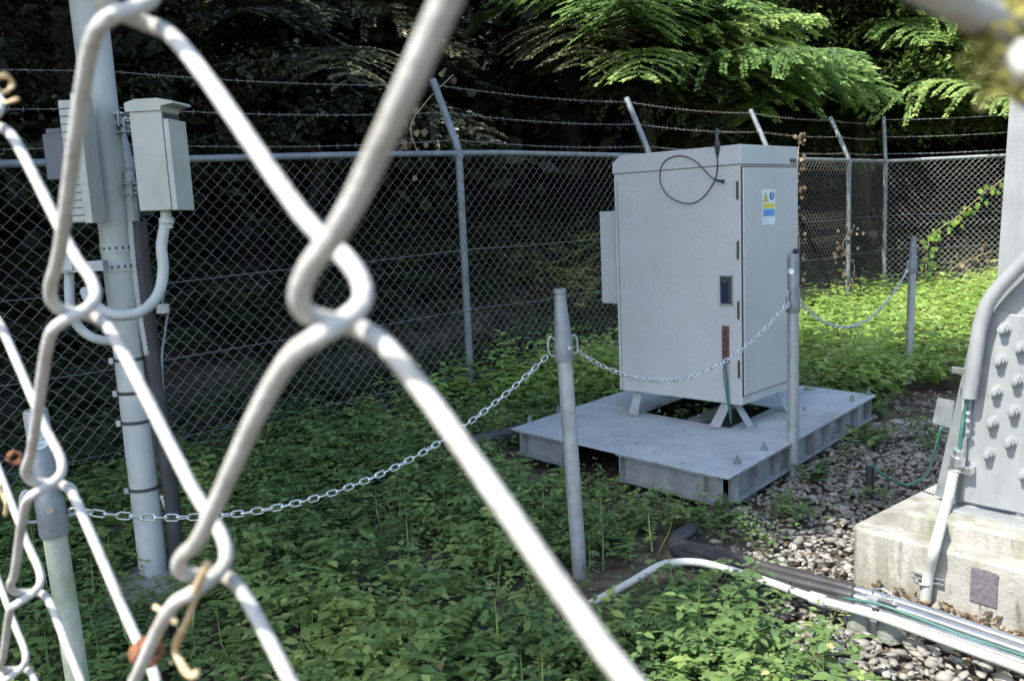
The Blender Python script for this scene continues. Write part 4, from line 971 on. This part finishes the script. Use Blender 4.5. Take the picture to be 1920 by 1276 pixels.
# conduit up the leg
so = .05
cdt = thing('riser_conduit', kfp(1738, 1125, .03), 'white conduit climbing the front of the footing and up the tower leg', 'conduit')
low = [kfp(1735, 1130, .03), kfp(1737, 1108, .032), kfp(1742, 1070, .035), kfp(1754, 1020, .05), tp_(1770, 962, .11), tp_(1780, 925, .07), tp_(1788, 885, so)]
b = B(); b.tube(smooth_path(low, 6), .0195, 16); obj('lower_tube', b, M_white, cdt, smooth=True)
upp = [tp_(x, y, so) for x, y in ((1817, 745), (1824, 700), (1831, 650), (1838, 610), (1850, 573), (1868, 545), (1895, 515), (1935, 475), (1985, 420))]
b = B(); b.tube(smooth_path(upp, 6), .026, 16); obj('upper_tube', b, M_tower, cdt, smooth='auto')
b = B(); b.tube([tp_(1794, 872, so), tp_(1797, 855, so)], .026, 14); b.tube([tp_(1797, 855, so), tp_(1799, 842, so)], .020, 12); b.box(tp_(1812, 876, 0), kU, Z, kV, (-.05, .035), (-.014, .014), (-.045, -.005)); obj('coupling', b, M_chrome, cdt, bevel=.002)
b = B(); b.tube(smooth_path([tp_(1798, 850, so), tp_(1801, 825, so), tp_(1804, 800, so), tp_(1808, 775, so - .01), tp_(1816, 745, so)], 5), .0075, 8); obj('green_core', b, M_green, cdt, smooth=True)
b = B(); b.box(tp_(1812, 690, 0), kU, Z, kV, (-.028, .055), (-.012, .012), (-.062, -.056)); b.box(tp_(1812, 690, 0), kU, Z, kV, (.03, .06), (-.016, .016), (-.056, 0)); obj('saddle_clamp', b, M_chrome, cdt, bevel=.002)
b = B(); b.box(tp_(1808, 782, 0), kU, Z, kV, (.005, .028), (-.07, .075), (-.035, -.03)); b.box(tp_(1808, 782, 0), kU, Z, kV, (.024, .028), (-.07, .075), (-.035, 0))
for q in (-.05, -.01, .02, .055): c = tp_(1808, 782, .035) + kU * .016 + Z * q; b.tube([c, c + tN * .01], .008, 6)
obj('bolted_strip', b, M_galv, cdt)
b = B(); c = kfp(1740, 1085, .0); b.box(c, kU, Z, -kV, (-.05, .06), (-.004, .004), (0, .02)); b.box(c, kU, Z, -kV, (-.05, .06), (.016, .022), (0, .02)); b.tube([c + kU * x - kV * y for x, y in ((-.028, .02), (-.022, .05), (0, .062), (.022, .05), (.028, .02))], .006, 8); obj('pipe_clamp', b, M_chrome, cdt, bevel=.001)
# small steel tab with earth wire
tabp = tp_(1772, 775, -.02)
tb_ = tag(obj('earth_bracket', B().prism([tp_(1758, 745, -.018), tp_(1790, 752, -.018), tp_(1782, 802, -.018), tp_(1748, 792, -.018)], tN * -.006), M_galvd, None), 'small grey steel tab at the left edge of the tower leg', 'bracket')
st1 = G(1630, 943, .0); st0 = PL(1634, 888, st1, kV)
stub = thing('conduit_stub', st1, 'dark plastic pipe stub rising from the gravel beside the footing', 'pipe stub')
b = B(); b.tube([st1 - Z * .1, st1 + Z * .19], .021, 14); obj('stub_tube', b, M_duct, stub, smooth='auto')
tt = st1 + Z * .185
b = B(); ep = tp_(1765, 800, -.02)
b.tube(smooth_path([tt - Z * .05, tt + Z * .012, PL(1655, 889, tt, kV), PL(1680, 903, tt.lerp(ep, .3), kV), PL(1708, 908, tt.lerp(ep, .5), kV), PL(1735, 890, tt.lerp(ep, .7), kV), PL(1750, 855, tt.lerp(ep, .9), kV), ep], 6), .0065, 8)
tag(obj('earth_wire', b, M_green, None, smooth=True), 'green earth wire from the dark stub to the tower leg', 'wire')

# ================================================================ PIPES ON THE GROUND
pts = [G(1105, 1132, .03), G(1180, 1092, .08), G(1232, 1062, .11), G(1262, 1054, .115), G(1310, 1054, .11), G(1370, 1068, .09), G(1440, 1090, .09), G(1530, 1122, .095), G(1640, 1153, .10), G(1780, 1203, .10), G(1930, 1258, .10), G(2060, 1308, .1), G(2300, 1400, .1)]
wp = thing('white_conduit', pts[0], 'white plastic conduit running over the gravel in front of the footing', 'conduit')
b = B(); b.tube(smooth_path(pts, 8), .0155, 14); obj('pipe', b, M_white, wp, smooth=True)
c1_ = smooth_path(pts, 8)[62:66]
b = B(); b.tube([pts[7].lerp(pts[6], .1), pts[7].lerp(pts[8], .18)], .0225, 14); obj('pipe_joint', b, M_white, wp, smooth='auto')
b = B(); c = G(1640, 1150, .10); dd = (pts[9] - pts[8]).normalized(); b.tube([c - dd * .007, c + dd * .007], .0205, 14); obj('cable_tie', b, M_black, wp)
for j, (yo, rr_, cor, m) in enumerate(((0, .0165, False, M_tubeS), (13, .0175, False, M_tubeS), (30, .015, True, M_tubeS))):
    k_ = [G(1300, 985 + yo * .3, .05), G(1262, 1012 + yo * .6, .05), G(1330, 1030 + yo, .06), G(1450, 1066 + yo, .07), G(1590, 1102 + yo, .085), G(1700, 1133 + yo * 1.05, .085), G(1920, 1206 + yo * 1.2, .085), G(2100, 1265 + yo * 1.3, .085), G(2400, 1370 + yo * 1.4, .08)]
    pth = smooth_path(k_, 10)
    fx = thing('flexible_duct', k_[4], ('upper shiny steel conduit of three along the foot of the concrete', 'middle shiny steel conduit of three along the foot of the concrete', 'lowest ribbed steel conduit of three along the foot of the concrete')[j], 'conduit', 'three conduits running along the footing')
    i0 = 41
    c_, r_ = corrugate(pth[:i0 + 1], rr_ * 1.25, .1, .008); b = B(); b.tube(c_, r_, 10); obj('dark_sleeve', b, M_duct, fx, smooth=True, label='dull black ribbed part in the shade')
    c_, r_ = corrugate(pth[i0:], rr_, .1 if cor else .035, .006); b = B(); b.tube(c_, r_, 12); obj('steel_tube', b, m, fx, smooth=True)
b = B(); b.tube(smooth_path([G(1262, 1030, .05), G(1400, 1072, .07), G(1540, 1112, .09), G(1640, 1130, .115), G(1700, 1150, .11), G(1800, 1188, .1), G(1925, 1230, .1), G(2100, 1295, .1)], 8), .005, 8)
tag(obj('earth_wire', b, M_green, None, smooth=True), 'long green earth wire lying beside the steel conduits', 'wire')
sp = G(1646, 1165, .0); spc = thing('conduit_support', sp, 'galvanised strut clamp set in a small concrete lump under the pipes', 'pipe support')
b = B(); q = G(1637, 1128, .11); q0 = Vector((q.x, q.y, -.02)); b.box(q0, kU, kV, Z, (-.02, .02), (-.012, .012), (0, .15)); obj('strut', b, M_galv, spc, bevel=.002)
b = B(); q = G(1655, 1118, .12); b.tube([q + kU * x + Z * z for x, z in ((-.04, -.01), (-.03, .02), (0, .03), (.03, .02), (.04, -.01))], .004, 8); b.cyl(q - kU * .01, q + kU * .035 + Z * .01, .006, k=8); b.box(q, kU, kV, Z, (-.045, .05), (-.01, .01), (-.015, -.009)); obj('clamp', b, M_chrome, spc)
def lump(c, r, h, seed):
    rr = random.Random(seed); b = B(); R_ = []
    for rad_, z in ((1, -.03), (1.0, .3), (.92, .7), (.75, .95), (.3, 1.0)): R_.append([c + Vector((r * rad_ * math.cos(a * math.pi / 8) * (1 + rr.uniform(-.1, .1)), r * .8 * rad_ * math.sin(a * math.pi / 8) * (1 + rr.uniform(-.1, .1)), h * z + rr.uniform(-.006, .006))) for a in range(16)])
    b.add([v for q in R_ for v in q], [(l * 16 + a, l * 16 + (a + 1) % 16, (l + 1) * 16 + (a + 1) % 16, (l + 1) * 16 + a) for l in range(4) for a in range(16)] + [tuple(64 + a for a in range(16))]); return b
obj('concrete_lump', lump(G(1612, 1180, .0), .045, .075, 1), M_mossc, spc, smooth=True)
obj('concrete_lump', lump(G(1672, 1196, .0), .052, .07, 2), M_mossc, spc, smooth=True)
# old timber / dark duct lying behind the platform and by the pole
b = B(); b.tube([G(870, 830, .06), G(965, 812, .07)], .045, 10); b.tube([G(300, 985, .05), G(420, 935, .05)], .02, 8)
tag(obj('buried_pipe', B().tube([G(840, 842, .03), G(900, 826, .07), G(985, 806, .08)], .05, 12), M_duct, None, smooth='auto'), 'dark pipe lying in the weeds at the left end of the platform', 'pipe')
tag(obj('fallen_branch', B().tube(smooth_path([G(130, 1020, .05), G(180, 1000, .06), G(300, 975, .07), G(420, 930, .05)], 4), [.02] * 13, 8), M_bark, None, smooth=True), 'dark fallen branch lying behind the painted pole', 'branch')

# ================================================================ NEAR CHAIN-LINK FENCE (the one looked through)
UN = .038
def camv(x, y, z): return CM @ Vector((x, -y, -z)) * UN
NA = Vector((0, 0, EYE)) + camv(-1.143, -.981, 2.62)
e_h = camv(1.377, .103, -1.57); e_v = camv(.08, 1.798, .43)
e_h = camv(-.422 + 1.80, .068, -1.57)
e_n = e_h.cross(e_v).normalized() * UN
if (Vector((0, 0, EYE)) - NA).dot(e_n) < 0: e_n = -e_n
def fpnt(h, v, n): return NA + e_h * h + e_v * v + e_n * n
TT = .098
nf = thing('chain_link_fence', fpnt(0, 12, 0), 'close pale coated chain-link fence filling the left of the view', 'fence')
WR = .049 / 2 * UN
def strand(k, j0, j1):
    # strand k swings between column h=k/2 (left bends) and h=(k+1)/2 (right bends); junction rows alternate
    h0, h1 = k / 2, (k + 1) / 2; pts = []
    for j in range(j0, j1):
        v0 = j + (0 if k % 2 == 0 else .5)       # left column junction heights
        # left bend (Q type): arrives from upper right in front, leaves to lower right at the back
        Q = ((.14, -.14, 1), (.045, -.075, 1), (.005, -.04, .9), (-.012, -.014, .6), (-.016, .004, -.1), (-.012, .018, -.75), (.03, .045, -1), (.14, .14, -1))
        for dh, dv, dn in Q: pts.append(fpnt(h0 + dh, v0 + dv, dn * TT))
        v1 = v0 + .5
        for dh, dv, dn in Q: pts.append(fpnt(h1 - dh, v1 + dv, -dn * TT))
    return pts
for k in range(-26, 14):
    near = -8 <= k <= 4
    j0, j1 = (-7, 9)
    b = B(); b.tube(smooth_path(strand(k, j0, j1), 3 if near else 1), WR, 14 if near else 6); obj('wire', b, M_wire, nf, smooth=True)

# rust, dead tendrils and moss caught in the near fence
def knot(name, c, r, m, label, cat, seed, turns=3, tr=.3):
    rr = random.Random(seed); path = []
    for i in range(turns * 9):
        a = i / 9 * 2 * math.pi; path.append(Vector(c) + e_n.normalized() * r * math.cos(a) * rr.uniform(.75, 1.15) + e_v.normalized() * r * math.sin(a) * rr.uniform(.75, 1.15) + e_h.normalized() * r * (i / (turns * 9) - .5) * 1.6)
    root = thing(name, c, label, cat); b = B(); b.tube(smooth_path(path, 3), [r * tr * rr.uniform(.7, 1.2) for _ in range((len(path) - 1) * 3 + 1)], 8); obj('coil', b, m, root, smooth=True); return root
def dep_at(x, y): # depth of the fence plane seen at an image point
    d = ray(x, y); o = Vector((0, 0, EYE)); return (NA - o).dot(e_n) / d.dot(e_n)
k1 = knot('dry_tendril', W(275, 1222, dep_at(275, 1222) - .006), .0019, M_rust, 'rusty brown tendril coiled round the crossing wires at the bottom left', 'tendril', 1, 3, .3)
k2 = knot('dry_tendril', W(28, 858, dep_at(28, 858) - .003), .0013, M_rust, 'orange-brown tendril coiled round the wire at the left edge', 'tendril', 2, 2, .28)
k3 = knot('dry_tendril', W(6, 158, dep_at(6, 158) - .002), .0013, M_straw, 'pale tendril caught on the wire at the upper left edge', 'tendril', 3, 2, .2)
def strandlet(name, pix, r, m, label, off=-.006):
    P = [W(x, y, dep_at(x, y) + off + o_) for x, y, o_ in pix]; n_ = (len(P) - 1) * 5 + 1
    b = B(); b.tube(smooth_path(P, 5), [r * (.75 + .5 * abs(math.sin(i * 1.3)) * (.6 + .4 * math.cos(i * .5))) for i in range(n_)], 8); return tag(obj(name, b, m, None, smooth=True), label, 'tendril')
strandlet('dry_tendril', ((392, 1052, 0), (384, 1068, -.002), (374, 1090, -.002), (365, 1118, 0), (352, 1160, 0), (336, 1192, 0), (328, 1218, 0), (338, 1240, 0), (352, 1262, 0), (362, 1268, 0), (368, 1262, 0)), .00055, M_straw, 'curled straw-coloured tendril hanging from the lowest wire bend')
strandlet('dry_tendril', ((290, 1136, 0), (305, 1146, 0), (318, 1158, 0), (332, 1168, .002)), .0004, M_straw, 'short broken straw tendril above the rusty coil')
strandlet('dry_tendril', ((0, 905, 0), (4, 925, 0), (12, 945, 0), (10, 965, 0)), .0005, M_straw, 'small dry tendril curling at the left edge below the orange coil')
strandlet('dry_tendril', ((0, 186, 0), (12, 192, 0), (20, 190, 0), (33, 186, 0)), .0003, M_straw, 'thin dry twig end at the upper left edge')
# stray wire and mossy crossing at the upper right, a few centimetres from the lens
sw = thing('fence_wire_end', W(1890, 90, .062), 'blurred pale wire crossing the upper right corner close to the lens', 'wire')
b = B(); b.tube(smooth_path([W(1500, -170, .05), W(1680, -60, .055), W(1800, 5, .058), W(1890, 60, .062), W(1960, 130, .066), W(2050, 260, .07), W(2120, 420, .075)], 6), .0013, 12); obj('strand', b, M_wire, sw, smooth=True)
b = B(); b.tube(smooth_path([W(2150, -60, .07), W(2020, 30, .066), W(1930, 90, .062), W(1915, 130, .060), W(1950, 180, .064), W(2060, 230, .07)], 6), .0013, 12); obj('crossing_strand', b, M_wire, sw, smooth=True)
r = np.random.default_rng(8); mc = W(1893, 88, .060); P = []
for i in range(420):
    a = r.uniform(0, 6.28); q = .0026 + r.normal(0, .0006); P.append(mc + CM @ Vector((q * math.cos(a) * .8, q * math.sin(a) * 1.15, r.uniform(-.001, .001))))
D_ = r.normal(size=(420, 3)); U_ = r.normal(size=(420, 3))
ms = thing('moss_clump', mc, 'yellow moss growing round the blurred wire crossing at the upper right', 'moss')
cloud('moss_tuft', LEAF2, P, D_, U_, r.uniform(.0006, .0013, 420), r.random(420), leafmat('yellow_moss_fronds', [(0, (.16, .15, .03)), (.5, (.28, .26, .06)), (1, (.42, .38, .12))], trans=.2), ms)
